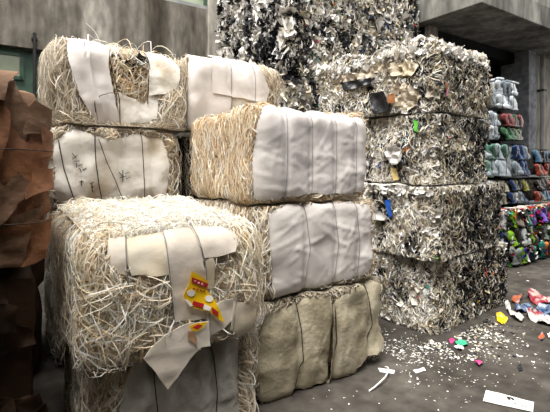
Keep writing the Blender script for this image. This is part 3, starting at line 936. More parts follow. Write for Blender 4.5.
def scribble(b, strokes, off):
    for st in strokes:
        b.wire(pxpoly(b, st), 0.0026, M_INK, off, 'handwriting_stroke', 8, 0.0)


scribble(G, [[(73, 153), (77, 158)], [(73, 159), (78, 155)], [(75, 161), (80, 161)], [(77, 163), (77, 168)], [(79, 166), (83, 164)], [(80, 168), (82, 172)], [(83, 170), (87, 168)],
             [(80, 182), (84, 181)], [(82, 180), (82, 186)], [(90, 184), (94, 182)], [(91, 188), (95, 186)], [(92, 183), (93, 192)],
             [(120, 172), (124, 176)], [(121, 178), (127, 176)], [(124, 170), (124, 182)], [(126, 174), (130, 172)], [(127, 179), (131, 177)]], 0.046)

for k in range(2):
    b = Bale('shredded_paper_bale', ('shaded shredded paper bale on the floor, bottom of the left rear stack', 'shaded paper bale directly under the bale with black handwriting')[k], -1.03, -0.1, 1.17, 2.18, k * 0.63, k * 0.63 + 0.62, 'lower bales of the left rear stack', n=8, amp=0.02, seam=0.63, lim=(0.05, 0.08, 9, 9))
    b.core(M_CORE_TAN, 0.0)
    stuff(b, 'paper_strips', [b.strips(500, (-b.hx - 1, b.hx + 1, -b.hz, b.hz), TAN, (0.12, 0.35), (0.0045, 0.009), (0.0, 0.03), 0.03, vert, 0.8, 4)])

H = Bale('shredded_paper_bale', 'white wrapped bale standing behind and above the top bale of the centre stack', 0.0, 1.0, 1.15, 2.15, 1.9, 2.57,
         'baled shredded paper', wires=(-0.1, 0.15), indent=0.015, n=7, amp=0.03, lim=(0.012, 9, 0.06, 9))
H.core(M_CORE_TAN, 0.05)
hx, hy, hz = H.hx, H.hy, H.hz
stuff(H, 'paper_strips', [
    H.strips(1200, (-hx - 2 * hy, -hx + 0.06, -hz, hz), TAN, (0.12, 0.35), (0.0045, 0.009), (-0.03, 0.05), 0.04, vert, 0.8, 4),
    H.strips(1200, (-hx, hx, hz - 0.03, hz + 2 * hy), CREAM, (0.08, 0.25), (0.0045, 0.009), (-0.03, 0.03), 0.03, 0, math.pi, 5, probs=CREAM_P),
    H.strips(900, (hx - 0.22, hx + 1.0, -hz, hz), TAN, (0.1, 0.3), (0.0045, 0.009), (-0.02, 0.04), 0.04, vert, 0.8, 4),
    H.strips(500, (-hx, hx, -hz, hz), STRAW, (0.1, 0.3), (0.0045, 0.009), (-0.03, 0.01), 0.02, vert, 0.8, 4),
])
H.sheet('white_wrap', [(-hx - 0.05, -hz + 0.02), (-0.12, -hz + 0.02), (-0.1, 0.1), (-0.16, hz + 0.12), (-0.35, hz + 0.2), (-hx, hz + 0.1), (-hx - 0.05, 0.1)], M_WRAP_WHITE, off=0.035, wr=0.018, wf=5, lift=0.03)
H.sheet('white_wrap', [(-0.14, -hz), (0.18, -hz), (0.18, 0.1), (0.16, hz - 0.02), (-0.14, hz + 0.02)], M_WRAP_STAIN, off=0.025, wr=0.012, wf=5, lift=0.01)
H.sheet('white_wrap', [(-0.3, 0.02), (0.28, -0.02), (0.32, 0.1), (0.2, hz), (-0.05, hz + 0.12), (-0.3, hz + 0.1)], M_WRAP_WHITE, off=0.05, wr=0.01, wf=5, lift=0.03)
for x in (-0.1, 0.16):
    H.wire([(x, -hz), (x, hz + 0.1)], 0.0026, M_TWINE, 0.062)
for k in range(3):
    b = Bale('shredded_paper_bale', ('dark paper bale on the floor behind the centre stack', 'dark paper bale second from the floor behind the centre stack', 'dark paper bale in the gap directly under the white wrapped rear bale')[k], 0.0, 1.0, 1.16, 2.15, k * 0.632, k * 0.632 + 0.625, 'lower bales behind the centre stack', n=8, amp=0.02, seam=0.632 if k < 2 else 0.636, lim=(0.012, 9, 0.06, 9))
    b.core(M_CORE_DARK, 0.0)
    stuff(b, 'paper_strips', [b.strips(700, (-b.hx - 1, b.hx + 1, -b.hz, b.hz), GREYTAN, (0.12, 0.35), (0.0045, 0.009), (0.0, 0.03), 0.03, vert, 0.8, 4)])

# ---- J: mixed shred stack at right ---------------------------------------------------
JP = (1.99, 0.05)
JYAW = math.radians(6)
JL, JD = 1.5, 1.5
jl = ['crushed mixed shred bale on the floor, bottom of the tall grey stack at right',
      'mixed shred bale with a ledge of white shreds, second from floor in the right stack',
      'mixed shred bale with a round white paper lump, second from top in the right stack',
      'topmost mixed shred bale of the right stack with white film over its top edge']
jz = [0, 0.70, 1.41, 2.10, 2.76]
JB = []
for k in range(4):
    sh = (0.0, -0.05, 0.02, 0.0)[k]
    b = Bale('mixed_waste_bale', jl[k], JP[0] + sh, JP[0] + JL + (0.06, -0.2, -0.4, -0.38)[k], JP[1] + sh * 0.6, JP[1] + JD, jz[k], jz[k + 1] - 0.012, 'right stack of mixed waste bales', n=40, amp=0.045,
             freq=3.5, yaw=JYAW, pivot=JP, seam=(jz[k + 1] - jz[k]) if k < 3 else None)
    JB.append(b)
    b.core(M_CORE_MIX, 0.05, 12)
    hx, hy, hz = b.hx, b.hy, b.hz
    PL = np.concatenate([WHITEMIX, BEIGEMIX])
    pw = np.r_[np.full(5, 2.0 if k >= 2 else 0.9), np.full(6, 1.0)]  # whiter scraps on the upper bales paint in the stronger light there
    left = (-hx - 2 * hy, -hx + 0.02, -hz, hz)
    front = (-hx - 0.02, hx, -hz, hz)
    top = (-hx, hx, hz - 0.02, hz + 2 * hy)
    ds = [b.flakes(3600, left, PL, (0.009, 0.032), (-0.02, 0.03), 0.6, 0.5, pw, cluster=5.0, dark=BLACKMIX, white=WHITEMIX, dthr=0.12),
          b.flakes(3200, front, BEIGEMIX, (0.008, 0.026), (-0.02, 0.03), 0.6, 0.5, cluster=7.0, dark=BLACKMIX, dthr=0.2),
          b.flakes(700, front, BLACKMIX, (0.008, 0.028), (-0.02, 0.03), 0.6, 0.5),
          b.strips(2600, left, np.concatenate([BEIGEMIX, WHITEMIX]), (0.04, 0.16), (0.004, 0.010), (-0.01, 0.03), 0.02, vert, 0.9, 8),
          b.strips(3000, front, np.concatenate([BEIGEMIX, BLACKMIX[:2]]), (0.04, 0.13), (0.004, 0.009), (-0.01, 0.03), 0.02, vert, 0.9, 8),
          b.flakes(400, (hx, hx + 2 * hy, -hz, hz), BEIGEMIX, (0.02, 0.05), (-0.02, 0.03), 0.6, 0.5, cluster=3, dark=BLACKMIX),
          b.flakes(40, (-hx - 2 * hy, hx, -hz, hz), BRIGHT, (0.012, 0.03), (0.01, 0.03), 0.5, 0.5)]
    for tt in (-hz, hz):
        ds += [b.flakes(420, (-hx - 2 * hy, hx, tt - 0.04, tt + 0.04), np.concatenate([BEIGEMIX, WHITEMIX, BLACKMIX]), (0.01, 0.03), (0.0, 0.04), 0.6, 0.5),
               b.strips(500, (-hx - 2 * hy, hx, tt - 0.05, tt + 0.05), np.concatenate([BEIGEMIX, WHITEMIX]), (0.05, 0.15), (0.004, 0.009), (0.0, 0.04), 0.02, vert, 0.9, 6)]
    if k < 3:
        ds += [b.flakes((2600, 2200, 1300)[k], (-hx + 0.45, hx, -hz, hz), BLACKMIX, (0.01, 0.032), (-0.01, 0.035), 0.6, 0.5)]
    if k == 3:
        ds += [b.flakes(2600, top, WHITEMIX, (0.015, 0.045), (-0.02, 0.04), 0.6, 0.5),
               b.flakes(900, (-hx - 2 * hy, hx, hz - 0.1, hz + 0.08), WHITEMIX, (0.015, 0.04), (0.0, 0.06), 0.7, 0.5)]
    if k == 1:
        ds += [b.flakes(900, (-hx - 1.4, -hx, hz - 0.08, hz + 0.06), WHITEMIX, (0.012, 0.035), (0.0, 0.06), 0.7, 0.5)]
    stuff(b, 'shredded_scraps', ds, M_SCRAP)
    loose(b, 'scrap', b.flakes(60, left, np.concatenate([PL, PL, BLACKMIX[:2]]), (0.04, 0.075), (-0.02, 0.015), 0.3, 0.4), 9, M_SCRAP)
    loose(b, 'scrap', b.flakes(45, front, np.concatenate([BEIGEMIX, BLACKMIX]), (0.035, 0.06), (-0.02, 0.015), 0.35, 0.4), 9, M_SCRAP)
    for t in (-0.13, 0.12):
        b.wire([(-hx - 2 * hy + 0.1, t), (-hx, t + 0.01), (hx, t)], 0.003, M_WIRE, 0.025, seg=40)


def jl_pt(b, px, py):
    """pixel -> chart point on the left face of a turned right-stack bale"""
    u = np.array([math.cos(YAW + JYAW), math.sin(YAW + JYAW)])
    v = np.array([-u[1], u[0]])
    cpt = np.array(b.root.location[:2])
    d = np.array([(px - 275) / F_PX, 1.0])
    t = ((cpt - u * b.hx) @ u) / (d @ u)
    q = d * t - cpt
    return (-b.hx - (q @ v + b.hy), EYE - (py - HORIZON) / F_PX * t - b.zc)


def jpoly(b, pts):
    return [jl_pt(b, *p) for p in pts]


def disc(cx, cy, rx, ry, n=10):
    return [(cx + rx * math.cos(k * 2 * math.pi / n), cy + ry * math.sin(k * 2 * math.pi / n)) for k in range(n)]


M_PAPER = mat_noise('white_paper', '#dedbd8', '#efedeb', 4, 0.6, 0.3, 0.1)
M_CREAMSHEET = mat_noise('cream_sheet', '#cbbda8', '#ddd1bf', 4, 0.6, 0.3, 0.15)
M_FILMGREY = mat_noise('grey_film', '#a8a59f', '#cfccc6', 4, 0.35, 0.5, 0.3)
M_BLACKFILM = mat_noise('black_film', '#141417', '#2a2a2e', 5, 0.35, 0.5, 0.3)
M_GREENF = mat_noise('green_film', '#4fae3a', '#76c44f', 5, 0.35, 0.5)
M_BLUEF = mat_noise('blue_film', '#1f4fae', '#3d78cf', 5, 0.35, 0.5)
M_PINKF = mat_noise('pink_film', '#d6246e', '#e4588f', 5, 0.35, 0.5)
M_KRAFT = mat_noise('kraft_scrap', '#8c5c38', '#a9764c', 8, 0.7, 0.2)
M_YELCARD = mat_noise('pale_yellow_card', '#dcc27f', '#ead49a', 8, 0.6, 0.3)
t3, t2, t1, t0 = JB[3], JB[2], JB[1], JB[0]
t3.sheet('cream_paper_sheet', jpoly(t3, disc(407, 97, 15, 14)), M_CREAMSHEET, off=0.03, wr=0.02, wf=16, lift=0.02, rag=0.02, smooth=False)
t3.sheet('folded_film', jpoly(t3, [(335, 82), (365, 70), (385, 62), (388, 70), (365, 80), (337, 92)]), M_CREAMSHEET, off=0.03, wr=0.025, wf=16, lift=0.02, rag=0.02, smooth=False)
t3.sheet('folded_film', jpoly(t3, [(388, 66), (415, 60), (425, 66), (418, 76), (392, 78)]), M_CARD_CREAM, off=0.03, wr=0.025, wf=16, lift=0.02, rag=0.02, smooth=False)
t3.sheet('black_film', jpoly(t3, [(372, 95), (388, 92), (394, 112), (378, 114)]), M_BLACKFILM, off=0.05, wr=0.02, lift=0.02)
t3.sheet('black_film', jpoly(t3, [(345, 84), (372, 78), (374, 84), (350, 92)]), M_BLACKFILM, off=0.05, wr=0.02, lift=0.02)
t3.sheet('kraft_scrap', jpoly(t3, [(391, 95), (398, 94), (398, 104), (392, 104)]), M_KRAFT, off=0.06, wr=0.004, res=0.02, step=0.02)
t2.sheet('white_paper_lump', jpoly(t2, disc(400, 155, 9, 10)), M_PAPER, off=0.06, wr=0.025, wf=14, lift=0.03, smooth=False)
t2.sheet('yellow_card', jpoly(t2, [(393, 168), (399, 168), (401, 179), (396, 180)]), M_YELCARD, off=0.06, wr=0.004, res=0.02, step=0.02)
t2.sheet('green_film', jpoly(t2, [(418, 120), (423, 122), (424, 133), (420, 131)]), M_GREENF, off=0.06, wr=0.006, res=0.02, step=0.02)
t2.sheet('yellow_card', jpoly(t2, [(370, 190), (381, 186), (382, 190), (373, 194)]), M_YELCARD, off=0.06, wr=0.004, res=0.02, step=0.02)
t1.sheet('grey_film', jpoly(t1, [(362, 208), (374, 204), (390, 216), (386, 220), (366, 216)]), M_FILMGREY, off=0.05, wr=0.015, lift=0.03)
t1.sheet('blue_film', jpoly(t1, [(387, 200), (393, 199), (395, 216), (391, 218)]), M_BLUEF, off=0.06, wr=0.006, res=0.02, step=0.02)
t1.sheet('red_strip', jpoly(t1, [(401, 260), (404, 260), (404, 267), (402, 267)]), M_RED, off=0.05, wr=0.003, res=0.02, step=0.02)
hx3 = t3.hx
t3.sheet('pink_film', [(-hx3 + 0.11, -0.18), (-hx3 + 0.15, -0.17), (-hx3 + 0.16, -0.06), (-hx3 + 0.12, -0.08)], M_PINKF, off=0.04, wr=0.006, res=0.02, step=0.02)
t3.sheet('kraft_scrap', [(-hx3 + 0.06, -0.12), (-hx3 + 0.12, -0.1), (-hx3 + 0.1, -0.02), (-hx3 + 0.05, -0.05)], M_KRAFT, off=0.04, wr=0.006, res=0.02, step=0.02)
t0.sheet('red_strip', [(-hx3 + 0.75, 0.05), (-hx3 + 0.79, 0.05), (-hx3 + 0.79, 0.13), (-hx3 + 0.76, 0.14)], M_RED, off=0.05, wr=0.006, res=0.02, step=0.02)

# ---- K: tall rear stack of film waste -------------------------------------------------
kz = [0, 0.70, 1.40, 2.10, 2.80, 3.60, 4.50]
KC = [(1.81, 3.14, 2.16, 3.16, 'near left column'), (3.16, 4.48, 2.16, 3.16, 'right column'), (1.83, 3.14, 3.18, 4.18, 'rear column')]
knames = ['on the floor', 'second from the floor', 'third from the floor', 'fourth from the floor', 'fifth from the floor', 'at the very top']
for ci, (a0, a1, b0, b1, cn) in enumerate(KC):
    for k in range(6):
        b = Bale('film_waste_bale', 'film waste bale, %s of the tall rear stack, %s' % (cn, knames[k]), a0, a1, b0, b1, kz[k], kz[k + 1] - 0.012,
                 'tall rear stack of film waste bales', n=18, amp=0.04, freq=2.5, seam=(kz[k + 1] - kz[k]) if k < 5 else None, lim=((9, 0.007, 9, 0.007), (0.007, 0.05, 9, 0.007), (9, 0.007, 0.007, 9))[ci])
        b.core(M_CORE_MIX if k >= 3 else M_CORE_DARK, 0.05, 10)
        hx, hy, hz = b.hx, b.hy, b.hz
        if k < 3:
            stuff(b, 'film_scraps', [b.flakes(500, (-hx - 1, hx, -hz, hz), np.concatenate([BEIGEMIX, BLACKMIX]), (0.03, 0.08), (-0.02, 0.03), 0.5, 0.5)], M_SCRAP)
            continue
        ds = []
        left = (-hx - 2 * hy, -hx + 0.02, -hz, hz)
        front = (-hx - 0.02, hx, -hz, hz)
        if ci != 1:
            ds += [b.flakes(1500, left, WHITEMIX if k > 3 else BEIGEMIX, (0.02, 0.08), (-0.02, 0.04), 0.5, 0.6, cluster=5.0, dark=BLACKMIX, dthr=0.15),
                   b.strips(500, left, WHITEMIX, (0.1, 0.3), (0.015, 0.04), (-0.01, 0.03), 0.03, vert, 0.6, 5)]
        if ci != 2:
            mixp = np.concatenate([BEIGEMIX, WHITEMIX[:3], pal('#8a877f', '#77736b', '#9a958a')])
            ds += [b.flakes(2300, front, mixp, (0.018, 0.055), (-0.02, 0.04), 0.5, 0.6, cluster=5.0, dark=BLACKMIX, white=WHITEMIX, dthr=0.2),
                   b.strips(700, front, np.concatenate([mixp, BLACKMIX]), (0.08, 0.25), (0.012, 0.03), (-0.01, 0.03), 0.03, vert, 0.7, 5),
                   b.flakes(26, front, BRIGHT, (0.02, 0.045), (0.01, 0.04), 0.4, 0.5)]
        ds.append(b.flakes(300, (-hx, hx, hz, hz + 2 * hy), mixp, (0.03, 0.07), (-0.02, 0.02), 0.5, 0.6))
        stuff(b, 'film_scraps', ds, M_SCRAP)
        if k > 3:
            loose(b, 'scrap', b.flakes(40, left if ci != 1 else front, np.concatenate([WHITEMIX, BLACKMIX[:2]]), (0.07, 0.12), (0.01, 0.03), 0.3, 0.4), 9, M_SCRAP)

# ---- brown cardboard bales at left -------------------------------------------------------
for k in range(2):
    z0, z1 = ((0, 1.08), (1.09, 1.99))[k]
    b = Bale('cardboard_bale', ('shade-darkened brown cardboard bale on the floor at the left edge', 'rust brown crumpled cardboard bale at the left edge, upper of two')[k], -2.25, -1.255, 0.0, 1.1, z0, z1,
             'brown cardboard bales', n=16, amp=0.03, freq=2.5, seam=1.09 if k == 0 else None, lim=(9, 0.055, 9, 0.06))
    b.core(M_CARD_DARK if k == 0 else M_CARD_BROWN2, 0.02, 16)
    hx, hy, hz = b.hx, b.hy, b.hz
    if k == 1:
        S = [([(-0.6, -0.1), (hx - 0.12, -0.05), (hx - 0.06, 0.3), (hx - 0.14, hz + 0.1), (-0.6, hz + 0.1)], M_CARD_BROWN2, 0.02),
             ([(0.22, -0.25), (hx - 0.02, -0.3), (hx + 0.02, 0.05), (hx - 0.03, 0.28), (0.25, 0.22)], M_CARD_BROWN, 0.035),
             ([(0.12, 0.0), (0.3, -0.05), (0.36, 0.3), (0.3, hz - 0.02), (0.1, hz + 0.02)], M_CARD_BROWN, 0.05),
             ([(-0.1, -0.2), (0.2, -0.3), (0.3, -0.05), (0.22, 0.3), (-0.1, 0.3)], M_CARD_BROWN2, 0.06),
             ([(0.05, -0.3), (0.2, -0.34), (hx - 0.04, -0.05), (hx - 0.1, 0.02), (0.25, -0.12)], M_CARD_BROWN2, 0.06),
             ([(-0.1, -hz + 0.08), (hx - 0.1, -hz + 0.02), (hx - 0.02, -0.15), (hx - 0.2, -0.2), (0.1, -0.12)], M_CARD_BROWN2, 0.05),
             ([(0.2, -hz), (hx, -hz + 0.05), (hx + 0.02, -hz + 0.25), (0.25, -hz + 0.2)], M_CARD_BROWN, 0.03),
             ([(-0.3, -hz), (0.1, -hz), (0.3, -hz + 0.2), (0.1, -0.1), (-0.3, 0.1)], M_CARD_BROWN2, 0.04),
             ([(hx - 0.1, 0.2), (hx - 0.03, 0.22), (hx + 0.03, 0.34), (hx - 0.06, 0.36)], M_CARD_BROWN2, 0.055),
             ([(hx - 0.05, 0.1), (hx + 0.06, 0.13), (hx + 0.05, 0.22), (hx - 0.03, 0.26)], M_CARD_BROWN, 0.06),
             ([(hx - 0.08, -0.1), (hx + 0.08, -0.04), (hx + 0.06, 0.02), (hx - 0.06, 0.05)], M_CARD_BROWN, 0.06),
             ([(0.0, hz - 0.08), (hx - 0.16, hz - 0.1), (hx - 0.1, hz + 0.02), (0.0, hz + 0.1)], M_CARD_BROWN2, 0.05)]
        for pts, m, off in S:
            b.sheet('cardboard_sheet', pts, m, off=off, wr=0.014, wf=5, lift=0.03, rag=0.014, thick=0.004, res=0.022, crease=70, camp=0.014, vert_fold=1.6)
        for t in (-0.2, 0.15):
            b.wire([(-0.4, t), (hx, t - 0.02)], 0.003, M_WIRE, 0.09)
    else:
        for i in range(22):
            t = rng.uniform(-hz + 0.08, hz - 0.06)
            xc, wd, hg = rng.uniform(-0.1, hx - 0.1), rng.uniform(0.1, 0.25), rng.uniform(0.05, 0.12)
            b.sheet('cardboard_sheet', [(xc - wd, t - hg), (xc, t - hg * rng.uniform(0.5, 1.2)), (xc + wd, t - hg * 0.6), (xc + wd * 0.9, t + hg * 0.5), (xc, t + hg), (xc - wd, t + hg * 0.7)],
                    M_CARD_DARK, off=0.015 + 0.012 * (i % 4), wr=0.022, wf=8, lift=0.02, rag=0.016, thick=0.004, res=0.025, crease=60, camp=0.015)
        b.sheet('yellow_scrap', [(0.18, 0.25), (0.22, 0.24), (0.24, 0.3), (0.2, 0.32)], M_YEL, off=0.08, wr=0.004, res=0.02, step=0.02)
        b.sheet('yellow_scrap', [(0.08, 0.12), (0.11, 0.11), (0.12, 0.16), (0.09, 0.17)], M_YEL, off=0.08, wr=0.004, res=0.02, step=0.02)

for k in range(2):  # dark bales added to blacken the gap beside the front pair
    b = Bale('cardboard_bale', ('added dark brown cardboard bale on the floor hidden behind the left edge bales', 'added dark brown cardboard bale behind the rust brown one, upper of the rear pair')[k], -2.2, -1.12, 1.2, 2.2, k * 0.63, k * 0.63 + 0.62,
             'brown cardboard bales', n=8, amp=0.02, seam=0.63 if k == 0 else None, lim=(9, 0.01, 0.01, 9))
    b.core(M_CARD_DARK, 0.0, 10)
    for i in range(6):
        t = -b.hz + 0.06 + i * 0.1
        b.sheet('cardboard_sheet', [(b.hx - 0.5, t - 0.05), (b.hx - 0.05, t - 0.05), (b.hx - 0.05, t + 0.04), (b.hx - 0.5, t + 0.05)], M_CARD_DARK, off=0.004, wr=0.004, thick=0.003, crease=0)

# ---- baled bottles under the canopy ---------------------------------------------------------
def plastic(name, hx, trans=0.5):
    m = bpy.data.materials.new(name)
    m.use_nodes = True
    bs = m.node_tree.nodes['Principled BSDF']
    bs.inputs['Base Color'].default_value = (*lin(hx), 1)
    bs.inputs['Roughness'].default_value = 0.1
    bs.inputs['Transmission Weight'].default_value = trans
    bs.inputs['IOR'].default_value = 1.35
    return m


PET_CLEAR = [plastic('clear_bottle_plastic', '#b7c3cc', 0.3), plastic('hazy_bottle_plastic', '#8f9ca6', 0.3), plastic('bright_bottle_plastic', '#dbe2e8', 0.1)]
PET_GREEN = [plastic('pale_green_bottle_plastic', '#86ad9c', 0.35), plastic('green_bottle_plastic', '#5f8f7c', 0.35), PET_CLEAR[0]]
PET_BLUE = [plastic('blue_bottle_plastic', '#2c4878', 0.3), PET_CLEAR[2], PET_CLEAR[1], plastic('olive_bottle_plastic', '#8f8a3c', 0.2), plastic('navy_bottle_plastic', '#24385e', 0.2)]
PET_BROWN = [plastic('brown_bottle_plastic', '#6a5a48', 0.3), plastic('amber_bottle_plastic', '#9a6a34', 0.3), PET_CLEAR[1]]
PET_MIX = [plastic('dark_green_bottle_plastic', '#2f5a3c', 0.2), plastic('red_plastic', '#7d3a38', 0.1), PET_CLEAR[2], plastic('olive_plastic', '#5c6a4a', 0.2), PET_CLEAR[1]]
PET_CREAM = [plastic('cream_plastic', '#aaa68c', 0.1), plastic('ivory_plastic', '#8f8c72', 0.1), PET_CLEAR[2]]
PET_DARK = [plastic('smoky_plastic', '#4c443e', 0.1), plastic('grey_brown_plastic', '#6a5e54', 0.1), plastic('dull_red_plastic', '#8c4030', 0.1), plastic('slate_blue_plastic', '#3f6480', 0.1), plastic('dark_plastic', '#2c2826', 0.1)]
PET_COLOUR = [plastic('lime_plastic', '#7fb52a', 0), plastic('orange_plastic', '#d8742a', 0), plastic('violet_plastic', '#6a4aa8', 0), plastic('teal_plastic', '#1f6a5c', 0), plastic('tan_plastic', '#c8a864', 0),
              plastic('grey_plastic', '#7c8480', 0), plastic('white_plastic', '#d6dcdc', 0), plastic('crimson_plastic', '#a83030', 0), plastic('deep_blue_plastic', '#28508c', 0), PET_DARK[4], PET_DARK[0], PET_DARK[4], PET_DARK[1], PET_DARK[4]]


def bottle_mesh(seed):
    r = np.random.default_rng(seed)
    prof = [(0.0, 0.004), (0.029, 0.0), (0.034, 0.014), (0.031, 0.04), (0.035, 0.06), (0.029, 0.082), (0.034, 0.105), (0.031, 0.13), (0.034, 0.16), (0.032, 0.195), (0.024, 0.212), (0.012, 0.222), (0.0, 0.223)]
    sd = 9
    an = np.arange(sd) * 2 * math.pi / sd
    v = []
    for rr, z in prof:
        for t in an:
            q = np.array([rr * math.cos(t), rr * math.sin(t), z - 0.11])
            v.append(q)
    v = np.array(v)
    nz = vnoise(v * 28 + seed, seed)
    v[:, :2] *= (1 + 0.55 * nz)[:, None]
    v[:, 1] *= 0.55
    v[:, 0] *= 1.25
    v[:, 0] += 0.02 * np.sin(v[:, 2] * r.uniform(8, 20))
    n = len(prof)
    i, j = np.meshgrid(np.arange(n - 1), np.arange(sd), indexing='ij')
    f = np.stack([i * sd + j, i * sd + (j + 1) % sd, (i + 1) * sd + (j + 1) % sd, (i + 1) * sd + j], -1).reshape(-1, 4)
    o = mesh_np('bottle', v, f, PET_CLEAR[0])
    me = o.data
    bpy.data.objects.remove(o)
    return me


BM = {}


def bottle_me(seed, mat):
    k = (seed, mat.name)
    if k not in BM:
        me = bottle_mesh(seed) if not any(q[0] == seed for q in BM) else next(v for q, v in BM.items() if q[0] == seed).copy()
        me.materials.clear()
        me.materials.append(mat)
        BM[k] = me
    return BM[k]


def bottle_bale(label, a0, a1, b0, b1, z0, z1, mats, core, name='bottle_bale', part='bottle', rows=2, cols=4, group='baled plastics under the canopy', flop=0.06, wires=3, scale=1.0, side=False, top=False):
    b = Bale(name, label, a0, a1, b0, b1, z0, z1, group, n=8, amp=0.03, seam=(z1 - z0 + 0.004) if not top else None, lim=(0.004, 0.004, 9, 9))
    b.core(core, 0.035, 8)
    hx, hy, hz = b.hx, b.hy, b.hz
    spots = []
    for r_ in range(rows):
        t = -hz + 0.02 + (r_ + 0.5) * (2 * hz - 0.04) / rows
        for c_ in range(cols):
            spots.append((-hx + 0.07 + (c_ + 0.5) * (2 * hx - 0.14) / cols, t))
        if side:
            for c_ in range(6):
                spots.append((-hx - (c_ + 0.5) * 2 * hy / 6, t))
    for r_ in range(2 if top else 0):
        for c_ in range(cols):
            spots.append((-hx + 0.07 + (c_ + 0.5) * (2 * hx - 0.14) / cols, hz + 0.1 + r_ * 0.2))
    for m_, t in spots:
        m_ += rng.uniform(-0.012, 0.012)
        t += rng.uniform(-0.008, 0.008)
        P, N = b.at(np.array([m_]), np.array([t]), np.array([rng.uniform(-0.022, 0.002)]))
        o = link(part, bottle_me(int(rng.integers(0, 4)), mats[int(rng.integers(0, len(mats)))]), b.root)
        z = Vector((0, 0, 1)) if abs(N[0][2]) < 0.7 else Vector((0, 1, 0))
        y = Vector(N[0])
        x = y.cross(z).normalized()
        z = x.cross(y)
        from mathutils import Matrix
        M3 = Matrix((x, y, z)).transposed()
        M3 = M3 @ Matrix.Rotation(rng.normal(0, flop), 3, 'Y') @ Matrix.Rotation(rng.normal(0, 0.15), 3, 'X')
        o.location = P[0]
        o.rotation_euler = M3.to_euler()
        sc = scale * rng.uniform(0.85, 1.1)
        lz = (2 * hz - 0.04) / rows / 0.235
        o.scale = (2 * hx / cols / 0.072 * rng.uniform(0.95, 1.12), sc * 1.3, min(lz, 1.6) * rng.uniform(0.92, 1.08))
    for k in range(wires):
        x = -hx + (k + 1) * 2 * hx / (wires + 1)
        b.wire([(x, -hz), (x, hz), (x, hz + 0.4)], 0.004, M_WIRE, 0.022, 'wire', 18)
    return b


M_CORE_PALE = mat_noise('packed_clear_plastic', '#7d868a', '#c5cdd0', 30, 0.3, 0.5, 0.8, 50)
M_CORE_GREENP = mat_noise('packed_green_plastic', '#5c7f6e', '#93b5a2', 30, 0.3, 0.5, 0.8, 50)
bottle_bale('brownish clear bottle bale at the top of the bottle stack next to the grey stack', 4.62, 4.98, 1.15, 1.9, 2.47, 2.98, PET_BROWN, M_CORE_DARK, cols=2, side=True, top=True)
bottle_bale('silvery clear bottle bale on top of the bottle stack in front of the column', 5.05, 5.72, 1.1, 1.9, 2.47, 2.97, PET_CLEAR, M_CORE_PALE, cols=4, top=True)
bottle_bale('hazy silver bottle bale in the second layer beside the grey stack', 4.63, 5.14, 1.1, 1.9, 1.97, 2.45, PET_CLEAR, M_CORE_PALE, cols=3, side=True)
bottle_bale('green and red mixed bottle bale under the silvery top bale', 5.17, 5.9, 1.1, 1.9, 1.97, 2.45, PET_MIX, M_CORE_DARK, cols=4)
bottle_bale('pale green bottle bale in the third layer beside the grey stack', 4.60, 5.37, 1.05, 1.9, 1.40, 1.95, PET_GREEN, M_CORE_GREENP, cols=4, side=True)
bottle_bale('blue and clear bottle bale right of the pale green bale', 5.40, 6.07, 1.05, 1.9, 1.40, 1.95, PET_BLUE, M_CORE_PALE, cols=4)
bottle_bale('cream plastic bale under the pale green bottle bale', 4.62, 5.40, 1.1, 1.9, 0.95, 1.385, PET_CREAM, M_CORE_TAN, 'plastic_bale', 'container', 2, 5)
bottle_bale('blue and white bottle bale under the blue and clear one', 5.43, 6.07, 1.1, 1.9, 0.95, 1.385, PET_BLUE, M_CORE_DARK, rows=2, cols=4)
bottle_bale('dark mixed plastic bale at the right edge, upper one below the column', 6.12, 7.0, 1.05, 1.88, 1.39, 1.88, PET_DARK, M_CORE_DARK, 'plastic_bale', 'container', 2, 6)
bottle_bale('dark mixed plastic bale at the right edge, resting on the colourful bale', 6.12, 7.0, 1.05, 1.88, 0.95, 1.38, PET_DARK, M_CORE_DARK, 'plastic_bale', 'container', 2, 6)
for (a0, a1, lb) in ((4.3, 5.08, 'colourful plastic container bale on the floor half hidden by the grey stack'), (5.14, 6.03, 'colourful plastic container bale on the floor with lime and orange pieces, middle one'),
                     (6.09, 7.05, 'colourful plastic container bale on the floor at the right edge')):
    b = bottle_bale(lb, a0, a1, 0.95, 1.9, 0, 0.93, PET_COLOUR, M_CORE_DARK, 'plastic_bale', 'container', 3, 6, flop=0.15, scale=1.2, side=a0 < 4.5)
    hx, hy, hz = b.hx, b.hy, b.hz
    stuff(b, 'plastic_scraps', [b.flakes(160, (-hx, hx, -hz, hz), np.concatenate([BRIGHT[:4] * 0.6, WHITEMIX[:2], BLACKMIX, BLACKMIX]), (0.015, 0.05), (0.0, 0.04), 0.6, 0.5),
                                b.flakes(220, (-hx, hx, hz - 0.05, hz + 0.1), np.concatenate([WHITEMIX, BRIGHT, BEIGEMIX]), (0.015, 0.05), (0.0, 0.05), 0.6, 0.5)], M_SCRAP)

# ================================================================== FLOOR LITTER
def ground_flakes(n, cx, cy, sx, sy, palette, size, probs=None):
    """scraps lying on the floor; centre and spread in the world frame"""
    P = np.stack([rng.normal(cx, sx, n), rng.normal(cy, sy, n), np.full(n, 0.004)], -1)
    return P, pick(palette, n, probs), rng.uniform(*size, n)


FOOT = []
for b in (E, JB[0]):
    c_, sn = math.cos(b.root.rotation_euler[2]), math.sin(b.root.rotation_euler[2])
    FOOT.append(np.array([(b.root.location[0] + c_ * x * b.hx - sn * y * b.hy, b.root.location[1] + sn * x * b.hx + c_ * y * b.hy) for x, y in ((-1.14, -1.14), (1.14, -1.14), (1.14, 1.14), (-1.14, 1.14))]))


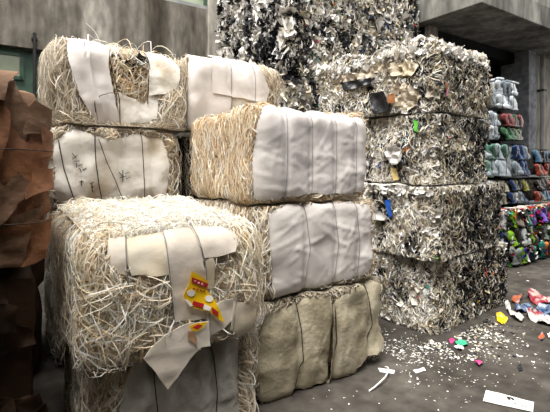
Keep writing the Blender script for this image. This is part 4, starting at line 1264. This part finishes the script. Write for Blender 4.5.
def crumple(name, label, cat, pts, mat, h=0.03, z=0.004, group=None, res=0.02, wf=14, parts=()):
    """crumpled scrap lying on the floor, outline given in floor pixels"""
    w = np.array([floor_px(*p) for p in pts])
    c = w.mean(0)
    FOOT.append(w)
    seed = int(rng.integers(1, 9999))
    root = None
    if parts:
        root = thing(name, label, cat, (c[0], c[1], 0), 0, group)

    def cut(poly, zz, thick):
        bd = []
        for i in range(len(poly)):
            p, q = poly[i], poly[(i + 1) % len(poly)]
            m = max(1, int(np.linalg.norm(q - p) / res))
            bd += [p + (q - p) * k / m for k in range(m)]
        bd = np.array(bd)
        lo, hi = bd.min(0), bd.max(0)
        g = np.stack(np.meshgrid(np.arange(lo[0], hi[0], res), np.arange(lo[1], hi[1], res)), -1).reshape(-1, 2)
        g = g[inside(g, bd)]
        if len(g):
            g = g[np.min(np.linalg.norm(g[:, None] - bd[None], axis=2), 1) > res * 0.4]
        nb = len(bd)
        v, e, f, *_ = delaunay_2d_cdt([Vector(p) for p in np.concatenate([bd, g])], [(i, (i + 1) % nb) for i in range(nb)], [], 1, 1e-5)
        v = np.array([tuple(p) for p in v])
        f = np.array([tuple(q) for q in f if len(q) == 3])
        q3 = np.c_[v * wf, np.zeros(len(v))]
        zv = zz + h * np.maximum(0, 0.5 + 0.5 * vnoise(q3, seed) + 0.35 * vnoise(q3 * 2.1, seed + 1))
        return np.c_[v - c, zv], f

    v, f = cut(w, z, 0)
    if not parts:
        v[:, 2] -= v[:, 2].min() - 0.001
    ob = mesh_np('sheet' if parts else name, v, f, mat, root, smooth=False)
    sd = ob.modifiers.new('thickness', 'SOLIDIFY')
    sd.thickness = 0.003
    sd.offset = 1
    for nm, pp_, m in parts:
        v, f = cut(np.array([floor_px(*p) for p in pp_]), z + 0.0035, 0)
        po = mesh_np(nm, v, f, m, root, smooth=False)
    if not parts:
        ob.location = (c[0], c[1], 0)
        tag(ob, label, cat, group)
        return ob
    return root


M_LITWHITE = mat_noise('grubby_white_card', '#d8d6d2', '#e8e6e2', 5, 0.6, 0.3)
crumple('white_card', 'flat white card with a small dark print lying on the floor at lower right', 'card', [(486, 391), (534, 403), (533, 413), (483, 402)], M_LITWHITE, 0.004, 0.003, res=0.04,
        parts=[('dark_print', [(506, 397.5), (513, 399), (515, 402), (508, 401)], M_INK), ('print_line', [(513, 404), (527, 407.5), (527, 408.2), (513, 404.8)], M_INK)])
crumple('green_scrap', 'small green plastic scrap on the floor in front of the right stack', 'scrap', [(455, 344), (459, 341), (466, 342), (468, 346), (463, 348), (458, 347)], plastic('mint_film', '#3fae84', 0), 0.03)
crumple('white_scrap', 'crumpled white paper scrap just below the green scrap', 'scrap', [(454, 348), (461, 346), (464, 349), (460, 352)], M_PAPER, 0.03)
crumple('pink_scrap', 'tiny pink scrap left of the green scrap', 'scrap', [(449, 341), (453, 339), (455, 342), (451, 344)], M_PINKF, 0.02)
crumple('pink_scrap', 'bright pink scrap lying alone between the right stack and the white card', 'scrap', [(474, 364), (479, 362), (483, 365), (479, 368)], M_PINKF, 0.03)
crumple('yellow_scrap', 'yellow plastic scrap on the floor at the right foot of the grey stack', 'scrap', [(496, 318), (507, 318), (508, 322), (502, 325), (497, 322)], M_YEL, 0.06)
crumple('plastic_film', 'grey translucent plastic film trailing from the foot of the right stack', 'film', [(505, 306), (508, 306), (514, 314), (524, 320), (522, 324), (515, 321), (508, 314)], M_FILMGREY, 0.07)
M_REDP = mat_noise('red_printed_wrapper', '#8c1c30', '#b8a8a0', 9, 0.4, 0.5, lo=0.45, hi=0.6)
M_BLUEP = mat_noise('blue_printed_wrapper', '#20406a', '#8c98a4', 9, 0.4, 0.5, lo=0.45, hi=0.62)
M_WHITEP = mat_noise('white_red_wrapper', '#b4b0ac', '#8c343c', 7, 0.4, 0.5, lo=0.52, hi=0.62)
M_ORANGEP = mat_noise('orange_printed_wrapper', '#b0562c', '#5a6470', 9, 0.4, 0.5, lo=0.45, hi=0.6)
crumple('plastic_wrapper', 'red printed plastic wrapper, rearmost of the litter heap at the right edge', 'wrapper', [(527, 297), (531, 293), (541, 298), (552, 301), (552, 308), (540, 307), (531, 303)], M_REDP, 0.08, group='wrappers at the right edge')
crumple('plastic_wrapper', 'dark blue printed wrapper between the yellow scrap and the red wrapper', 'wrapper', [(515, 309), (521, 306), (530, 306), (533, 311), (522, 314), (516, 313)], M_BLUEP, 0.08, group='wrappers at the right edge')
crumple('plastic_wrapper', 'white and red wrapper at the front of the litter heap by the right edge', 'wrapper', [(525, 316), (534, 312), (546, 318), (553, 322), (553, 328), (540, 325), (529, 320)], M_WHITEP, 0.07, group='wrappers at the right edge')
crumple('plastic_wrapper', 'orange and grey wrapper scrap beside the foot of the grey stack', 'wrapper', [(511, 303), (518, 298), (524, 300), (518, 304.5)], M_ORANGEP, 0.07, group='wrappers at the right edge')
crumple('plastic_wrapper', 'blue and white wrapper in the middle of the litter at the right edge', 'wrapper', [(536, 310), (546, 308), (553, 311), (553, 319), (544, 317)], M_BLUEP, 0.08, group='wrappers at the right edge')
crumple('orange_scrap', 'small orange and white scrap on the floor at the right edge, below the wrappers', 'scrap', [(538, 338), (542, 335), (545, 338), (542, 342)], M_ORANGEP, 0.04)
crumple('white_scrap', 'white paper scrap on the floor at the right edge beside the orange scrap', 'scrap', [(547, 335), (552, 332), (554, 338), (549, 339)], M_PAPER, 0.03)
crumple('paper_scrap', 'flat pale paper strip on the floor beside the beige bale', 'scrap', [(378, 369), (395, 371), (394, 374), (380, 373)], M_PAPER, 0.008)
crumple('paper_scrap', 'small white paper scrap near the dense shreds left of centre floor', 'scrap', [(413, 371), (424, 368), (426, 371), (416, 374)], M_PAPER, 0.012)
crumple('dark_scrap', 'small black scrap on bare floor at right, above the white card', 'scrap', [(517, 367), (521, 366), (523, 371), (519, 372)], M_BLACKFILM, 0.03)
gx, gy = floor_px(388, 384)
pts = [(*floor_px(x, y), 0.006 + 0.03 * math.sin(k / 8 * math.pi)) for k, (x, y) in enumerate([(369, 392), (374, 390), (380, 386), (385, 382), (388, 377), (388.5, 374), (388, 371), (386, 369), (385, 368)])]
FOOT.append(np.array([floor_px(*p) for p in ((368, 394), (390, 386), (391, 366), (376, 362))]))
o = tube('paper_ribbon', np.array(pts) - np.array([gx, gy, 0]), 0.006, M_PAPER)
o.location = (gx, gy, 0)
tag(o, 'curled pale paper ribbon on the floor in front of the beige wrapped bale', 'ribbon')

base = np.array(W(*JP))
uJ = np.array([math.cos(YAW + JYAW), math.sin(YAW + JYAW)])
nJ = np.array([uJ[1], -uJ[0]])
Pl, Cl, Sl = [], [], []


def litter(n, along, out_s, palette, size):
    s_ = rng.uniform(*along, n)
    o_ = np.abs(rng.normal(0, out_s, n)) + 0.03
    p = base + uJ * s_[:, None] + nJ * o_[:, None]
    Pl.append(p)
    Cl.append(pick(palette, n))
    Sl.append(rng.uniform(*size, n))


LIT = np.concatenate([WHITEMIX, BEIGEMIX])
litter(1500, (-0.3, 1.6), 0.2, np.concatenate([BEIGEMIX, BLACKMIX, BLACKMIX]), (0.004, 0.016))
litter(250, (-0.4, 0.5), 0.25, WHITEMIX, (0.004, 0.016))
litter(260, (-0.6, 2.0), 0.6, LIT, (0.002, 0.008))
for (x, y, sx, sy, n, pl_, sz) in ((396, 352, 0.16, 0.2, 460, WHITEMIX, (0.002, 0.009)), (425, 350, 0.25, 0.3, 150, LIT, (0.002, 0.007)), (460, 340, 0.3, 0.25, 120, LIT, (0.002, 0.009)),
                                   (400, 385, 0.35, 0.3, 80, LIT, (0.002, 0.007)), (470, 370, 0.5, 0.4, 90, LIT, (0.002, 0.008)), (520, 330, 0.5, 0.5, 80, LIT, (0.003, 0.010)), (530, 290, 0.6, 0.6, 50, LIT, (0.005, 0.015))):
    gx, gy = floor_px(x, y)
    Pl.append(np.stack([rng.normal(gx, sx, n), rng.normal(gy, sy, n)], -1))
    Cl.append(pick(pl_, n))
    Sl.append(rng.uniform(*sz, n))
P2, C2, S2 = np.concatenate(Pl), np.concatenate(Cl), np.concatenate(Sl)
keep = np.ones(len(P2), bool)
for w in FOOT[2:]:
    lo_, hi_ = w.min(0) - 0.03, w.max(0) + 0.03
    keep &= ~((P2 > lo_) & (P2 < hi_)).all(1)
for w in FOOT[:2]:                                    # nothing under the larger scraps and the bales
    keep &= ~inside(P2, w.mean(0) + (w - w.mean(0)) * (1 + 0.03 / np.abs(w - w.mean(0)).mean()))
P2, C2, S2 = P2[keep], C2[keep], S2[keep]
d = flake_data(np.c_[P2, np.full(len(P2), 0.003)], np.tile([0, 0, 1.0], (len(P2), 1)), S2, rng.uniform(0.3, 1, len(P2)), 0.15, 0.3, C2)
d[0][:, 2] = np.maximum(d[0][:, 2], 0.0008)
o = mesh_np('paper_litter', d[0], d[1], M_SCRAP, None, d[2])
tag(o, 'fine white and grey paper shreds scattered over the floor by the right stack', 'litter', kind='stuff')



for job in DEFER:
    job()
